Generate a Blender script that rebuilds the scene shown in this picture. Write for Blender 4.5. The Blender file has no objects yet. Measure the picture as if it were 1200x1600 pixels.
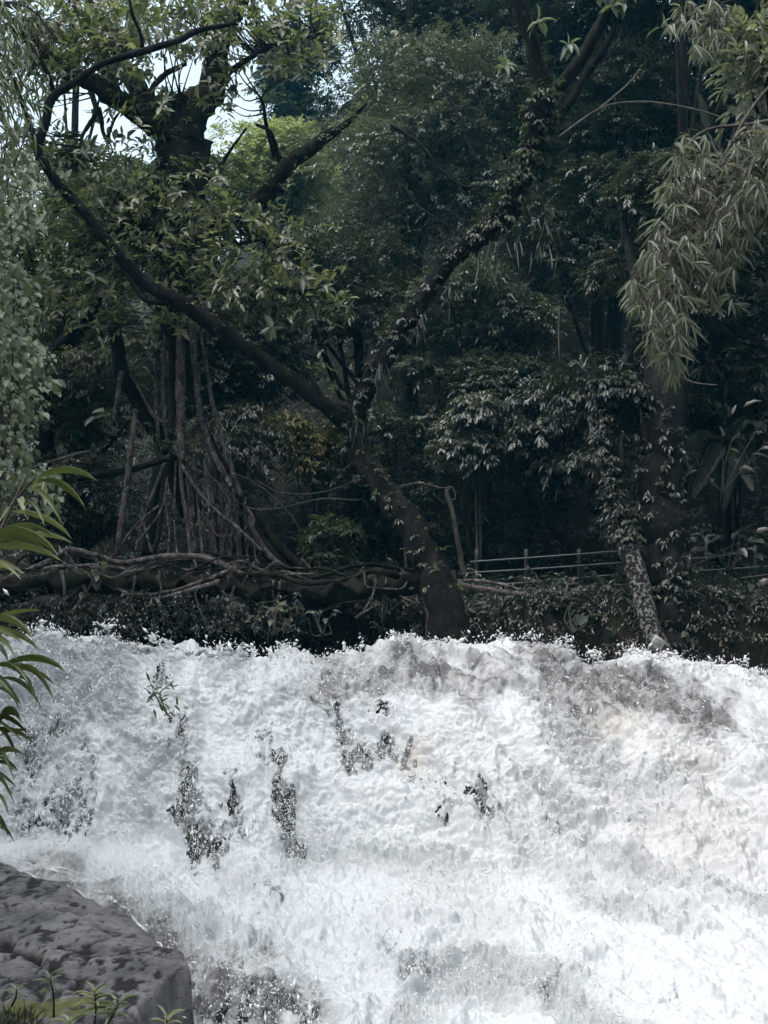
import bpy, math
import numpy as np
from mathutils import Matrix, Vector

rng = np.random.default_rng(7)
SC = bpy.context.scene
COL = SC.collection

# ---------------------------------------------------------------- camera
F = 1931.0                       # focal length in pixels of the 1200 x 1600 photograph
cam_d = bpy.data.cameras.new("camera")
cam = bpy.data.objects.new("camera", cam_d)
COL.objects.link(cam)
cam.location = (0, 0, 0)
cam.rotation_euler = (math.radians(90), 0, 0)
cam_d.sensor_fit = 'VERTICAL'
cam_d.sensor_height = 24.0
cam_d.lens = 24.0 * F / 1600.0
cam_d.shift_y = 200.0 / 1600.0   # horizon lies 1000 px down the photograph
cam_d.clip_end = 600
SC.camera = cam

# ---------------------------------------------------------------- sky, light, exposure
SUN_EL, SUN_AZ = 68.0, 235.0
w = bpy.data.worlds.new("World")
SC.world = w
w.use_nodes = True
nt = w.node_tree
sky = nt.nodes.new('ShaderNodeTexSky')
sky.sky_type = 'NISHITA'
sky.sun_disc = False
sky.sun_elevation = math.radians(SUN_EL)
sky.sun_rotation = math.radians(SUN_AZ)
sky.air_density = 1.0
sky.dust_density = 4.0
hs = nt.nodes.new('ShaderNodeHueSaturation')
hs.inputs['Saturation'].default_value = 0.56
hs.inputs['Hue'].default_value = 0.465     # overcast: most of the blue is gone
bg = nt.nodes['Background']
bg.inputs['Strength'].default_value = 0.15
nt.links.new(sky.outputs['Color'], hs.inputs['Color'])
nt.links.new(hs.outputs['Color'], bg.inputs['Color'])
sun_d = bpy.data.lights.new("sun", 'SUN')
sun_d.energy = 0.6
sun_d.angle = math.radians(70)
sun_d.color = (1.0, 0.99, 0.97)
sun = bpy.data.objects.new("sun", sun_d)
COL.objects.link(sun)
el, az = math.radians(SUN_EL), math.radians(SUN_AZ)
sdir = Vector((math.sin(az) * math.cos(el), math.cos(az) * math.cos(el), math.sin(el)))
sun.rotation_euler = sdir.to_track_quat('Z', 'Y').to_euler()
sun.location = (0, 0, 60)
SC.view_settings.view_transform = 'Standard'
SC.view_settings.look = 'None'
SC.view_settings.gamma = 1
SC.view_settings.use_curve_mapping = False
SC.view_settings.exposure = 1.4
SC.cycles.use_denoising = True
SC.cycles.max_bounces = 6
SC.cycles.diffuse_bounces = 4
SC.cycles.glossy_bounces = 2
SC.cycles.transmission_bounces = 3
SC.cycles.caustics_reflective = False
SC.cycles.caustics_refractive = False


# ---------------------------------------------------------------- helpers
def P(px, py, Y):
    """world point that the photograph shows at (px, py), Y metres ahead"""
    return np.array([(px - 600.0) / F * Y, Y, (1000.0 - py) / F * Y])


_perm = np.random.default_rng(3).permutation(256)
_perm = np.concatenate([_perm, _perm, _perm])
_g = np.random.default_rng(4).normal(size=(256, 3))
_g /= np.linalg.norm(_g, axis=1)[:, None]


def perlin(p):
    p = np.asarray(p, dtype=np.float64)
    i = np.floor(p).astype(np.int64)
    f = p - i
    i &= 255
    u = f * f * f * (f * (f * 6 - 15) + 10)
    out = np.zeros(len(p))
    for dx in (0, 1):
        wx = u[:, 0] if dx else 1 - u[:, 0]
        for dy in (0, 1):
            wy = u[:, 1] if dy else 1 - u[:, 1]
            for dz in (0, 1):
                wz = u[:, 2] if dz else 1 - u[:, 2]
                h = _perm[_perm[_perm[i[:, 0] + dx] + i[:, 1] + dy] + i[:, 2] + dz]
                g = _g[h]
                out += wx * wy * wz * (g[:, 0] * (f[:, 0] - dx) + g[:, 1] * (f[:, 1] - dy) + g[:, 2] * (f[:, 2] - dz))
    return out * 1.5


def fbm(p, oct=4):
    s, a = 0, 1.0
    p = np.asarray(p, dtype=np.float64)
    for k in range(oct):
        s = s + a * perlin(p * (2.03 ** k) + 17.3 * k)
        a *= 0.5
    return s


def ridged(p):
    return 1 - np.minimum(1, np.abs(perlin(p)) * 2.6)


def smooth(a, b, x):
    t = np.clip((x - a) / (b - a), 0, 1)
    return t * t * (3 - 2 * t)


def grid_faces(n, m):
    a = np.arange(n * m).reshape(n, m)
    return np.stack([a[:-1, :-1], a[:-1, 1:], a[1:, 1:], a[1:, :-1]], -1).reshape(-1, 4)


def mesh(name, V, faces, attrs=None, smooth_shade=True):
    """V (N,3); faces: a list of int arrays (k,3) or (k,4)"""
    me = bpy.data.meshes.new(name)
    V = np.ascontiguousarray(V, dtype=np.float32)
    faces = [np.asarray(f, dtype=np.int32) for f in faces if len(f)]
    loops = np.concatenate([f.ravel() for f in faces])
    tot = np.concatenate([np.full(len(f), f.shape[1], dtype=np.int32) for f in faces])
    start = np.concatenate([[0], np.cumsum(tot)[:-1]]).astype(np.int32)
    me.vertices.add(len(V))
    me.vertices.foreach_set('co', V.ravel())
    me.loops.add(len(loops))
    me.loops.foreach_set('vertex_index', loops.astype(np.int32))
    me.polygons.add(len(tot))
    me.polygons.foreach_set('loop_start', start)
    me.polygons.foreach_set('loop_total', tot)
    me.update(calc_edges=True)
    if smooth_shade:
        me.polygons.foreach_set('use_smooth', np.ones(len(tot), dtype=bool))
    for k, v in (attrs or {}).items():
        at = me.attributes.new(k, 'FLOAT', 'POINT')
        at.data.foreach_set('value', np.ascontiguousarray(v, dtype=np.float32))
    return me


class MB:
    """collects shapes, in world coordinates, for one mesh"""
    def __init__(s):
        s.V, s.F, s.A, s.n = [], [], [], 0

    def add(s, V, faces, rnd=None):
        V = np.asarray(V, dtype=np.float64)
        for f in (faces if isinstance(faces, list) else [faces]):
            s.F.append(np.asarray(f) + s.n)
        s.V.append(V)
        s.A.append(np.full(len(V), 0.5) if rnd is None else np.broadcast_to(np.asarray(rnd, dtype=np.float64), (len(V),)))
        s.n += len(V)
        return s

    def build(s, name, mat, parent=None, smooth_shade=True, **props):
        V = np.concatenate(s.V)
        if parent is not None:
            V = V - np.array(root_loc(parent))
        f3 = [f for f in s.F if f.shape[1] == 3]
        f4 = [f for f in s.F if f.shape[1] == 4]
        fs = ([np.concatenate(f3)] if f3 else []) + ([np.concatenate(f4)] if f4 else [])
        me = mesh(name, V, fs, {'rnd': np.concatenate(s.A)}, smooth_shade)
        return link(name, me, mat, parent, **props)


def root_loc(o):
    while o.parent is not None:
        o = o.parent
    return o.location


def link(name, me, mat=None, parent=None, **props):
    if mat is not None and not me.materials:
        me.materials.append(mat)
    o = bpy.data.objects.new(name, me)
    COL.objects.link(o)
    if parent is not None:
        o.parent = parent
    for k, v in props.items():
        o[k] = v
    return o


def thing(name, loc, label, cat, group=None):
    o = bpy.data.objects.new(name, None)
    o.empty_display_size = 0.3
    COL.objects.link(o)
    o.location = tuple(float(c) for c in loc)
    o['label'] = label
    o['category'] = cat
    if group:
        o['group'] = group
    return o


def tag(o, label, cat, group=None):
    o['label'] = label
    o['category'] = cat
    if group:
        o['group'] = group
    return o


def spline(pts, n):
    """Catmull-Rom through pts (k,d), n samples"""
    pts = np.asarray(pts, dtype=np.float64)
    k = len(pts)
    if k == 2:
        t = np.linspace(0, 1, n)[:, None]
        return pts[0] * (1 - t) + pts[1] * t
    e = np.concatenate([[2 * pts[0] - pts[1]], pts, [2 * pts[-1] - pts[-2]]])
    t = np.linspace(0, k - 1 - 1e-9, n)
    i = np.floor(t).astype(int)
    f = (t - i)[:, None]
    p0, p1, p2, p3 = e[i], e[i + 1], e[i + 2], e[i + 3]
    return 0.5 * (2 * p1 + (p2 - p0) * f + (2 * p0 - 5 * p1 + 4 * p2 - p3) * f ** 2 + (3 * p1 - p0 - 3 * p2 + p3) * f ** 3)


def tube(mb, path, rad, seg=8, lump=0.15, freq=6.0, flute=0.0, cap=True, seed=0.0):
    """a limb, stem or root swept along path (n,3) with radii rad (n)"""
    path = np.asarray(path, dtype=np.float64)
    n = len(path)
    rad = np.broadcast_to(np.asarray(rad, dtype=np.float64), (n,))
    T = np.gradient(path, axis=0)
    T /= np.linalg.norm(T, axis=1)[:, None] + 1e-9
    ref = np.array([0.0, 1.0, 0.0])
    U = np.zeros_like(T)
    u = np.cross(T[0], ref)
    if np.linalg.norm(u) < 0.1:
        u = np.cross(T[0], [1.0, 0, 0])
    for k in range(n):
        u = u - T[k] * np.dot(u, T[k])
        u /= np.linalg.norm(u) + 1e-9
        U[k] = u
    W = np.cross(T, U)
    a = np.arange(seg) / seg * 2 * np.pi
    D = U[:, None, :] * np.cos(a)[None, :, None] + W[:, None, :] * np.sin(a)[None, :, None]
    q = path[:, None, :] + D * rad[:, None, None]
    flat = q.reshape(-1, 3)
    r = np.ones((n, seg))
    if lump:
        r += lump * (perlin(flat * freq + seed) + 0.6 * perlin(flat * freq * 2.3 + seed + 9)).reshape(n, seg)
    if flute:
        r += flute * perlin(np.stack([np.tile(np.cos(a) * 2.2, n), np.tile(np.sin(a) * 2.2, n), np.repeat(np.arange(n) * 0.12, seg) + seed], -1)).reshape(n, seg)
    V = (path[:, None, :] + D * (rad[:, None] * r)[:, :, None]).reshape(-1, 3)
    i = np.arange(n - 1)[:, None] * seg
    j = np.arange(seg)[None, :]
    j2 = (j + 1) % seg
    Q = np.stack([i + j, i + j2, i + seg + j2, i + seg + j], -1).reshape(-1, 4)
    fs = [Q]
    if cap:
        V = np.concatenate([V, path[:1], path[-1:]])
        jj = np.arange(seg)
        fs.append(np.stack([(jj + 1) % seg, jj, np.full(seg, n * seg)], -1))
        o = (n - 1) * seg
        fs.append(np.stack([o + jj, o + (jj + 1) % seg, np.full(seg, n * seg + 1)], -1))
    mb.add(V, fs, rng.random())
    return mb


def limb_px(pts, Y, n=24):
    """pts: (px, py, width in px); Y a number or one per point -> path, radii"""
    pts = np.asarray(pts, dtype=np.float64)
    Ys = np.broadcast_to(np.asarray(Y, dtype=np.float64), (len(pts),))
    q = np.array([[*P(a, b, y), wd / F * y / 2] for (a, b, wd), y in zip(pts, Ys)])
    s = spline(q, n)
    return s[:, :3], np.maximum(s[:, 3], 0.002)


# --- leaves -------------------------------------------------------------
LEAF2 = (np.array([[0, 0, 0], [.45, .5, .10], [1, 0, -.12], [.45, -.5, .10]]),
         [np.array([[0, 1, 2], [0, 2, 3]])[:, ::-1]])
LEAF8 = (np.array([[0, 0, 0], [.28, .46, .09], [.28, 0, 0], [.28, -.46, .09], [.66, .38, .04], [.66, 0, -.05], [.66, -.38, .04], [1, 0, -.16]]),
         [np.array([[0, 2, 1], [0, 3, 2], [5, 7, 4], [5, 6, 7]]), np.array([[2, 5, 4, 1], [2, 3, 6, 5]])])


def blade(n=7, droop=0.35, fold=0.14):
    """a long strap leaf that arches over: u along, v across, w up"""
    t = np.linspace(0, 1, n)
    wd = np.sin(np.pi * np.clip(t * 0.93 + 0.05, 0, 1)) ** 0.7 * 0.5
    wd[-1] = 0.0
    u = t - 0.25 * droop * t ** 3
    wv = 0.25 * droop * np.sin(t * 2.2) - droop * t ** 2.4
    V = np.concatenate([np.stack([u, wd, wv + fold * wd], -1), np.stack([u, 0 * t, wv], -1), np.stack([u, -wd, wv + fold * wd], -1)])
    a = np.arange(n - 1)
    q = np.concatenate([np.stack([a, a + n, a + n + 1, a + 1], -1), np.stack([a + n, a + 2 * n, a + 2 * n + 1, a + n + 1], -1)])
    return V, [q]


def frame(d, nrm):
    d = d / (np.linalg.norm(d, axis=-1, keepdims=True) + 1e-9)
    s = np.cross(nrm, d)
    s /= np.linalg.norm(s, axis=-1, keepdims=True) + 1e-9
    return d, s, np.cross(d, s)


def leaves(mb, pos, d, nrm, L, Wd, tmpl=LEAF2, rnd=None):
    """one leaf of template tmpl per row, all in one mesh"""
    T, fs = tmpl
    N, K = len(pos), len(T)
    if N == 0:
        return mb
    d, s, n = frame(d, nrm)
    L = np.broadcast_to(np.asarray(L, dtype=np.float64), (N,))[:, None, None]
    Wd = np.broadcast_to(np.asarray(Wd, dtype=np.float64), (N,))[:, None, None]
    V = pos[:, None] + d[:, None] * T[None, :, :1] * L + s[:, None] * T[None, :, 1:2] * Wd + n[:, None] * T[None, :, 2:] * L
    off = (np.arange(N) * K)[:, None, None]
    if rnd is None:
        rnd = rng.random(N)
    mb.add(V.reshape(-1, 3), [(f[None] + off).reshape(-1, f.shape[1]) for f in fs], np.repeat(rnd, K))
    return mb


def leaf_parts(parent, name, me_list, pos, d, nrm, L, Wd):
    """each leaf an object of its own, sharing the meshes in me_list"""
    d, s, n = frame(d, nrm)
    r = np.array(root_loc(parent))
    L = np.broadcast_to(L, (len(pos),))
    Wd = np.broadcast_to(Wd, (len(pos),))
    for i in range(len(pos)):
        o = bpy.data.objects.new(name, me_list[i % len(me_list)])
        M = np.eye(4)
        M[:3, 0] = d[i] * L[i]
        M[:3, 1] = s[i] * Wd[i]
        M[:3, 2] = n[i] * L[i]
        M[:3, 3] = pos[i] - r
        o.parent = parent
        o.matrix_basis = Matrix(M.tolist())
        COL.objects.link(o)


def unit(n):
    v = rng.normal(size=(n, 3))
    return v / np.linalg.norm(v, axis=1)[:, None]


def twigs(pos, out, per=9, span=0.35, L=0.14, Wr=0.42, droop=0.5, jit=0.5, flat=1.0):
    """leafy twigs: at each pos a twig running along out with leaves set left and right that droop"""
    N = len(pos)
    out = out / (np.linalg.norm(out, axis=1)[:, None] + 1e-9)
    side = np.cross(out, [0, 0, 1.0]) + 0.25 * unit(N)
    side /= np.linalg.norm(side, axis=1)[:, None] + 1e-9
    k = np.arange(per)
    t = (k + 0.5) / per
    sg = np.where(k % 2 == 0, 1.0, -1.0)
    p = pos[:, None] + out[:, None] * (t[None, :, None] * span) - np.array([0, 0, 1.0]) * (t ** 2)[None, :, None] * span * 0.35
    d = out[:, None] * (0.45 + 0.7 * t)[None, :, None] + side[:, None] * (sg * (1.05 - 0.6 * t))[None, :, None] - np.array([0, 0, droop])
    d = d.reshape(-1, 3) + jit * 0.5 * unit(N * per)
    p = p.reshape(-1, 3) + 0.03 * unit(N * per)
    nrm = np.array([0, 0, flat]) + 0.35 * np.repeat(out, per, 0) + jit * 0.6 * unit(N * per)
    l = L * rng.uniform(0.65, 1.2, N * per)
    base = np.repeat(rng.random(N), per)
    return p, d, nrm, l, l * Wr, np.clip(0.6 * base + 0.4 * rng.random(N * per), 0, 1)


def crown_points(lobes, n, lo=0.55, up=-0.35):
    """twig places on the upper and outer sides of ellipsoid lobes (cx,cy,cz,rx,ry,rz)"""
    lobes = np.asarray(lobes, dtype=np.float64)
    wt = (lobes[:, 3] * lobes[:, 5])
    wt /= wt.sum()
    idx = rng.choice(len(lobes), n, p=wt)
    u = unit(n)
    bad = u[:, 2] < up + 0.3 * rng.normal(size=n)
    u[bad, 2] *= -1
    r = rng.uniform(lo, 1.0, n) ** 0.6
    Lb = lobes[idx]
    p = Lb[:, :3] + u * Lb[:, 3:] * r[:, None]
    return p, u


def lobes_px(px, py, Y, rx, ry, k, size=0.36, depth=1.0, seed=None):
    """k lobes spread through an ellipse of the photograph (px), returned in world metres"""
    out = []
    s = Y / F
    for _ in range(k):
        while True:
            a, b = rng.uniform(-1, 1, 2)
            if a * a + b * b < 1:
                break
        c = P(px + a * rx * 0.8, py + b * ry * 0.8, Y)
        q = size * rng.uniform(0.6, 1.3)
        R = min(rx, ry) * s
        c[1] += rng.uniform(-1, 1) * R * 0.7 * depth
        out.append([*c, R * q * 1.25, R * q * 1.1, R * q * 0.8])
    return out


# ---------------------------------------------------------------- materials
def new_mat(name):
    m = bpy.data.materials.new(name)
    m.use_nodes = True
    t = m.node_tree
    return m, t, t.nodes['Principled BSDF'], t.nodes['Material Output']


def ramp(t, stops):
    r = t.nodes.new('ShaderNodeValToRGB')
    e = r.color_ramp.elements
    while len(e) < len(stops):
        e.new(0.5)
    for i, (p, c) in enumerate(stops):
        e[i].position = p
        e[i].color = (*c, 1)
    return r


def noise(t, scale, detail=4, rough=0.6, vec=None):
    n = t.nodes.new('ShaderNodeTexNoise')
    n.inputs['Scale'].default_value = scale
    n.inputs['Detail'].default_value = detail
    n.inputs['Roughness'].default_value = rough
    if vec is not None:
        t.links.new(vec, n.inputs['Vector'])
    return n


def leaf_mat(name, stops, rough=0.42, trans=0.25, spec=0.5):
    m, t, b, o = new_mat(name)
    at = t.nodes.new('ShaderNodeAttribute')
    at.attribute_name = 'rnd'
    oi = t.nodes.new('ShaderNodeObjectInfo')
    ad = t.nodes.new('ShaderNodeMath')
    ad.operation = 'ADD'
    t.links.new(at.outputs['Fac'], ad.inputs[0])
    t.links.new(oi.outputs['Random'], ad.inputs[1])
    pp = t.nodes.new('ShaderNodeMath')
    pp.operation = 'PINGPONG'
    pp.inputs[1].default_value = 1.0
    t.links.new(ad.outputs[0], pp.inputs[0])
    r = ramp(t, stops)
    t.links.new(pp.outputs[0], r.inputs['Fac'])
    t.links.new(r.outputs['Color'], b.inputs['Base Color'])
    b.inputs['Roughness'].default_value = rough
    b.inputs['Specular IOR Level'].default_value = spec
    tr = t.nodes.new('ShaderNodeBsdfTranslucent')
    br = t.nodes.new('ShaderNodeMixRGB')
    br.blend_type = 'MULTIPLY'
    br.inputs['Fac'].default_value = 1
    br.inputs['Color2'].default_value = (1.5, 1.7, 0.8, 1)
    t.links.new(r.outputs['Color'], br.inputs['Color1'])
    t.links.new(br.outputs['Color'], tr.inputs['Color'])
    mx = t.nodes.new('ShaderNodeMixShader')
    mx.inputs['Fac'].default_value = trans
    t.links.new(b.outputs['BSDF'], mx.inputs[1])
    t.links.new(tr.outputs['BSDF'], mx.inputs[2])
    t.links.new(mx.outputs['Shader'], o.inputs['Surface'])
    return m


def bark_mat(name, dark, light, patch=None, patch_pos=0.62, scale=5.0, rough=0.8, bump=1.0, spec=0.12):
    m, t, b, o = new_mat(name)
    geo = t.nodes.new('ShaderNodeNewGeometry')
    mp = t.nodes.new('ShaderNodeMapping')
    mp.inputs['Scale'].default_value = (1, 1, 0.35)
    t.links.new(geo.outputs['Position'], mp.inputs['Vector'])
    n1 = noise(t, scale, 8, 0.75, mp.outputs['Vector'])
    r1 = ramp(t, [(0.40, dark), (0.62, light)])
    t.links.new(n1.outputs['Fac'], r1.inputs['Fac'])
    c = r1.outputs['Color']
    if patch is not None:
        n2 = noise(t, scale * 1.1, 5, 0.7, geo.outputs['Position'])
        r2 = ramp(t, [(patch_pos - 0.03, (0, 0, 0)), (patch_pos + 0.03, (1, 1, 1))])
        t.links.new(n2.outputs['Fac'], r2.inputs['Fac'])
        mx = t.nodes.new('ShaderNodeMixRGB')
        mx.inputs['Color2'].default_value = (*patch, 1)
        t.links.new(r2.outputs['Color'], mx.inputs['Fac'])
        t.links.new(c, mx.inputs['Color1'])
        c = mx.outputs['Color']
    t.links.new(c, b.inputs['Base Color'])
    b.inputs['Roughness'].default_value = rough
    b.inputs['Specular IOR Level'].default_value = spec
    bp = t.nodes.new('ShaderNodeBump')
    bp.inputs['Strength'].default_value = bump
    bp.inputs['Distance'].default_value = 0.05
    n3 = noise(t, scale * 4, 5, 0.7, mp.outputs['Vector'])
    t.links.new(n3.outputs['Fac'], bp.inputs['Height'])
    t.links.new(bp.outputs['Normal'], b.inputs['Normal'])
    return m


def flat_mat(name, col, rough=0.6, metal=0.0):
    m, t, b, o = new_mat(name)
    geo = t.nodes.new('ShaderNodeNewGeometry')
    n1 = noise(t, 14, 4, 0.6, geo.outputs['Position'])
    r1 = ramp(t, [(0.3, tuple(c * 0.7 for c in col)), (0.7, tuple(min(1, c * 1.15) for c in col))])
    t.links.new(n1.outputs['Fac'], r1.inputs['Fac'])
    t.links.new(r1.outputs['Color'], b.inputs['Base Color'])
    b.inputs['Roughness'].default_value = rough
    b.inputs['Metallic'].default_value = metal
    return m


M_DARKLEAF = leaf_mat('dark_leaf', [(0, (.016, .022, .018)), (.6, (.034, .044, .034)), (1, (.075, .085, .062))], .38, .15, .6)
M_MIDLEAF = leaf_mat('mid_leaf', [(0, (.026, .036, .022)), (.6, (.055, .070, .042)), (1, (.11, .125, .07))], .4, .25)
M_FIGLEAF = leaf_mat('fig_leaf', [(0, (.045, .06, .035)), (.55, (.10, .12, .07)), (1, (.23, .24, .15))], .33, .32, .7)
M_PALELEAF = leaf_mat('pale_leaf', [(0, (.07, .095, .065)), (.6, (.12, .155, .105)), (1, (.19, .225, .145))], .42, .3)
M_GREYLEAF = leaf_mat('grey_leaf', [(0, (.03, .04, .031)), (.5, (.07, .085, .067)), (1, (.19, .205, .17))], .33, .15, .8)
M_LIMELEAF = leaf_mat('lime_leaf', [(0, (.13, .15, .085)), (.6, (.19, .21, .13)), (1, (.27, .29, .19))], .5, .35)
M_BAMBOO = leaf_mat('bamboo_leaf', [(0, (.10, .112, .092)), (.6, (.165, .18, .15)), (1, (.25, .265, .22))], .42, .25)
M_OLIVE = leaf_mat('olive_leaf', [(0, (.045, .045, .015)), (.6, (.085, .08, .03)), (1, (.13, .12, .04))], .5, .25)
M_BLADE = leaf_mat('strap_leaf', [(0, (.06, .08, .035)), (.6, (.12, .145, .07)), (1, (.24, .26, .16))], .36, .3)
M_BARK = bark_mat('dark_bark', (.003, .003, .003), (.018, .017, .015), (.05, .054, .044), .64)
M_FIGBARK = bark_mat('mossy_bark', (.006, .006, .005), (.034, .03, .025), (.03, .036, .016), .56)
M_ROOT = bark_mat('root_bark', (.03, .025, .022), (.21, .18, .168), (.32, .31, .29), .60, 8.0)
M_LICHEN = bark_mat('lichen_bark', (.008, .008, .007), (.03, .03, .027), (.24, .25, .225), .53, 11)
M_PALESTEM = bark_mat('pale_stem', (.06, .055, .045), (.16, .15, .13))
# ================================================================ the setting
# ---- terrain: a gorge with the river in it, a terrace and a wooded hill beyond
def bank_line(x):
    return 25.6 + 2.6 * smooth(3.4, 1.8, x) + 0.2 * np.sin(x * 0.55) + 0.3 * np.sin(x * 1.7 + 1)


def terrain_h(x, y):
    q = np.stack([x * 0.18, y * 0.18, 0 * x + 3.1], -1)
    nz = fbm(q, 4)
    chan = np.where(y < 21, -5.5, -5.5 + smooth(19, 23, y) * 4.0)
    side = np.maximum(np.abs(x) - (0.311 * np.clip(y, 6, 26) + 0.9), 0)
    wall = np.minimum(side * (1.25 + 0.25 * nz), 17 + 3 * nz)
    wall = np.where(y < 24, wall, wall * np.clip(1 - (y - 24) / 8, 0, 1))
    back = np.minimum(np.maximum(-y - 12, 0) * 0.9, 22)
    stand = (-1.7 - (-5.5)) * smooth(5.2, 3.6, np.abs(x)) * smooth(5.6, 4.2, y) * smooth(-9, -6, y)
    near = np.maximum(chan + stand, chan) + wall + back
    s = smooth(0, 1.3, y - bank_line(x))
    ang = x / np.maximum(y, 5)
    slope = 0.42 + 0.52 * smooth(-0.16, 0.0, ang)
    far = 1.05 + 0.25 * nz + np.maximum(y - 35.5, 0) * slope
    far = np.minimum(far, 30 + 3 * nz)
    return near * (1 - s) + np.maximum(far, near * s * 0) * s + 0.12 * nz


gx = np.concatenate([np.linspace(-95, -16, 40), np.linspace(-15.5, 15.5, 130), np.linspace(16, 95, 40)])
gy = np.concatenate([np.linspace(-70, 4, 50), np.linspace(4.5, 38, 150), np.linspace(38.8, 120, 60)])
X, Yg = np.meshgrid(gx, gy, indexing='ij')
Z = terrain_h(X.ravel(), Yg.ravel())
M_SOIL = bark_mat('wet_soil', (.006, .006, .005), (.022, .019, .015), (.016, .02, .010), .55, 2.5, .9)
ground = mesh('ground', np.stack([X.ravel(), Yg.ravel(), Z], -1), [grid_faces(len(gx), len(gy))])
link('ground', ground, M_SOIL, kind='structure')

# ---- the waterfall: a curved sheet from the lip down to the pool, churned by displacement
colpx = np.array([-320, 0, 300, 600, 900, 1200, 1520.0])
prof = np.array([  # (photo row, distance) down each column
    [(992, 19.2), (1060, 18.2), (1200, 17.0), (1320, 16.0), (1390, 13.6), (1515, 10.4), (1640, 8.6), (1810, 7.0)],
    [(990, 19.0), (1060, 18.2), (1200, 17.0), (1320, 16.0), (1388, 13.6), (1510, 10.6), (1640, 8.7), (1810, 7.0)],
    [(1009, 18.8), (1075, 18.1), (1200, 17.2), (1335, 16.2), (1402, 14.0), (1515, 11.0), (1620, 9.5), (1790, 8.0)],
    [(1008, 21.2), (1065, 18.7), (1200, 17.5), (1335, 16.1), (1450, 13.8), (1525, 12.3), (1610, 10.9), (1790, 8.8)],
    [(1016, 21.8), (1105, 18.8), (1220, 17.6), (1360, 15.8), (1470, 13.7), (1535, 12.4), (1610, 11.0), (1790, 9.0)],
    [(1052, 21.2), (1130, 18.8), (1250, 17.4), (1390, 15.3), (1490, 13.6), (1550, 12.5), (1620, 11.2), (1790, 9.2)],
    [(1075, 20.8), (1140, 18.8), (1260, 17.4), (1400, 15.3), (1500, 13.6), (1560, 12.5), (1630, 11.2), (1790, 9.2)]])
crest_px = np.array([-320, 0, 100, 180, 250, 350, 425, 445, 490, 540, 600, 640, 700, 770, 820, 872, 893, 915, 950, 985, 1050, 1100, 1150, 1200, 1520])
crest_py = np.array([985, 990, 993, 994, 1003, 1014, 1022, 1014, 1020, 1021, 1002, 998, 1005, 999, 999, 1003, 1018, 1034, 1028, 1017, 1030, 1036, 1047, 1056, 1080.])
NC, NR, NB = 920, 540, 24
cpx = np.linspace(-320, 1520, NC)


def gsm(a, k, ax):
    r = np.arange(-3 * k, 3 * k + 1)
    ker = np.exp(-0.5 * (r / k) ** 2)
    ker /= ker.sum()
    a = np.pad(a, [(3 * k, 3 * k) if i == ax else (0, 0) for i in range(2)], mode='edge')
    return np.apply_along_axis(lambda v: np.convolve(v, ker, 'valid'), ax, a)


rowt = np.linspace(0, 7, NR)
PY = np.zeros((NC, NR))
YY = np.zeros((NC, NR))
cc = np.interp(cpx, colpx, np.arange(len(colpx)))
for j, t in enumerate(rowt):
    k = min(int(t), 6)
    f = t - k
    PY[:, j] = np.interp(cc, np.arange(7), prof[:, k, 0] * (1 - f) + prof[:, k + 1, 0] * f)
    YY[:, j] = np.interp(cc, np.arange(7), prof[:, k, 1] * (1 - f) + prof[:, k + 1, 1] * f)
PY = gsm(gsm(PY, 22, 0), 8, 1)
YY = gsm(gsm(YY, 22, 0), 16, 1)
crest = np.interp(cpx, crest_px, crest_py)
off = crest - PY[:, 0]
fade = smooth(0.9, 0.0, rowt)
PY = PY + off[:, None] * fade[None, :]
WX = (cpx[:, None] - 600) / F * YY
WZ = (1000 - PY) / F * YY
# the river behind the lip, lying just below the line of sight
tb = np.linspace(1, 0, NB + 1)[:-1]
bY = YY[:, :1] + (26.4 - YY[:, :1]) * tb[None, :] ** 1.3
bX = (cpx[:, None] - 600) / F * bY
bZ = (1000 - (PY[:, :1] + 10)) / F * bY - 0.05
bZ = WZ[:, :1] * (1 - tb[None]) + np.minimum(bZ, -0.12) * tb[None] - 0.06 * np.sin(np.pi * tb)[None]
WX = np.concatenate([bX, WX], 1)
WZ = np.concatenate([bZ, WZ], 1)
YW = np.concatenate([bY, YY], 1)
NT = NR + NB
S0 = np.stack([WX, YW, WZ], -1)
PPX = np.broadcast_to(cpx[:, None], (NC, NT))
PPY = 1000 - F * WZ / YW
ROW = np.concatenate([-tb, rowt])[None, :] + 0 * PPX
dU = np.gradient(S0, axis=0)
dV = np.gradient(S0, axis=1)
N0 = np.cross(dV, dU)
N0 /= np.linalg.norm(N0, axis=2, keepdims=True)
N0 *= np.sign(N0[:, :, 2:3] + 1e-9)
arc = np.cumsum(np.linalg.norm(dV, axis=2), axis=1)


WPX = PPX + 24 * fbm(np.stack([PPX / 34, PPY / 55, 0 * PPX + 1.5], -1).reshape(-1, 3), 4).reshape(NC, NT)
WPY = PPY + 34 * fbm(np.stack([PPX / 30, PPY / 60, 0 * PPX + 9.5], -1).reshape(-1, 3), 4).reshape(NC, NT)


def blobs(lst):
    """places (photo px, py, rx, ry, tilt, strength) -> strength map over the sheet"""
    m = np.zeros((NC, NT))
    for x, y, rx, ry, tl, st in lst:
        c, s = math.cos(math.radians(tl)), math.sin(math.radians(tl))
        dx, dy = WPX - x, WPY - y
        u, v = (dx * c + dy * s) / rx, (-dx * s + dy * c) / ry
        m = np.maximum(m, st * np.exp(-(u * u + v * v) ** .9))
    return m


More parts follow.
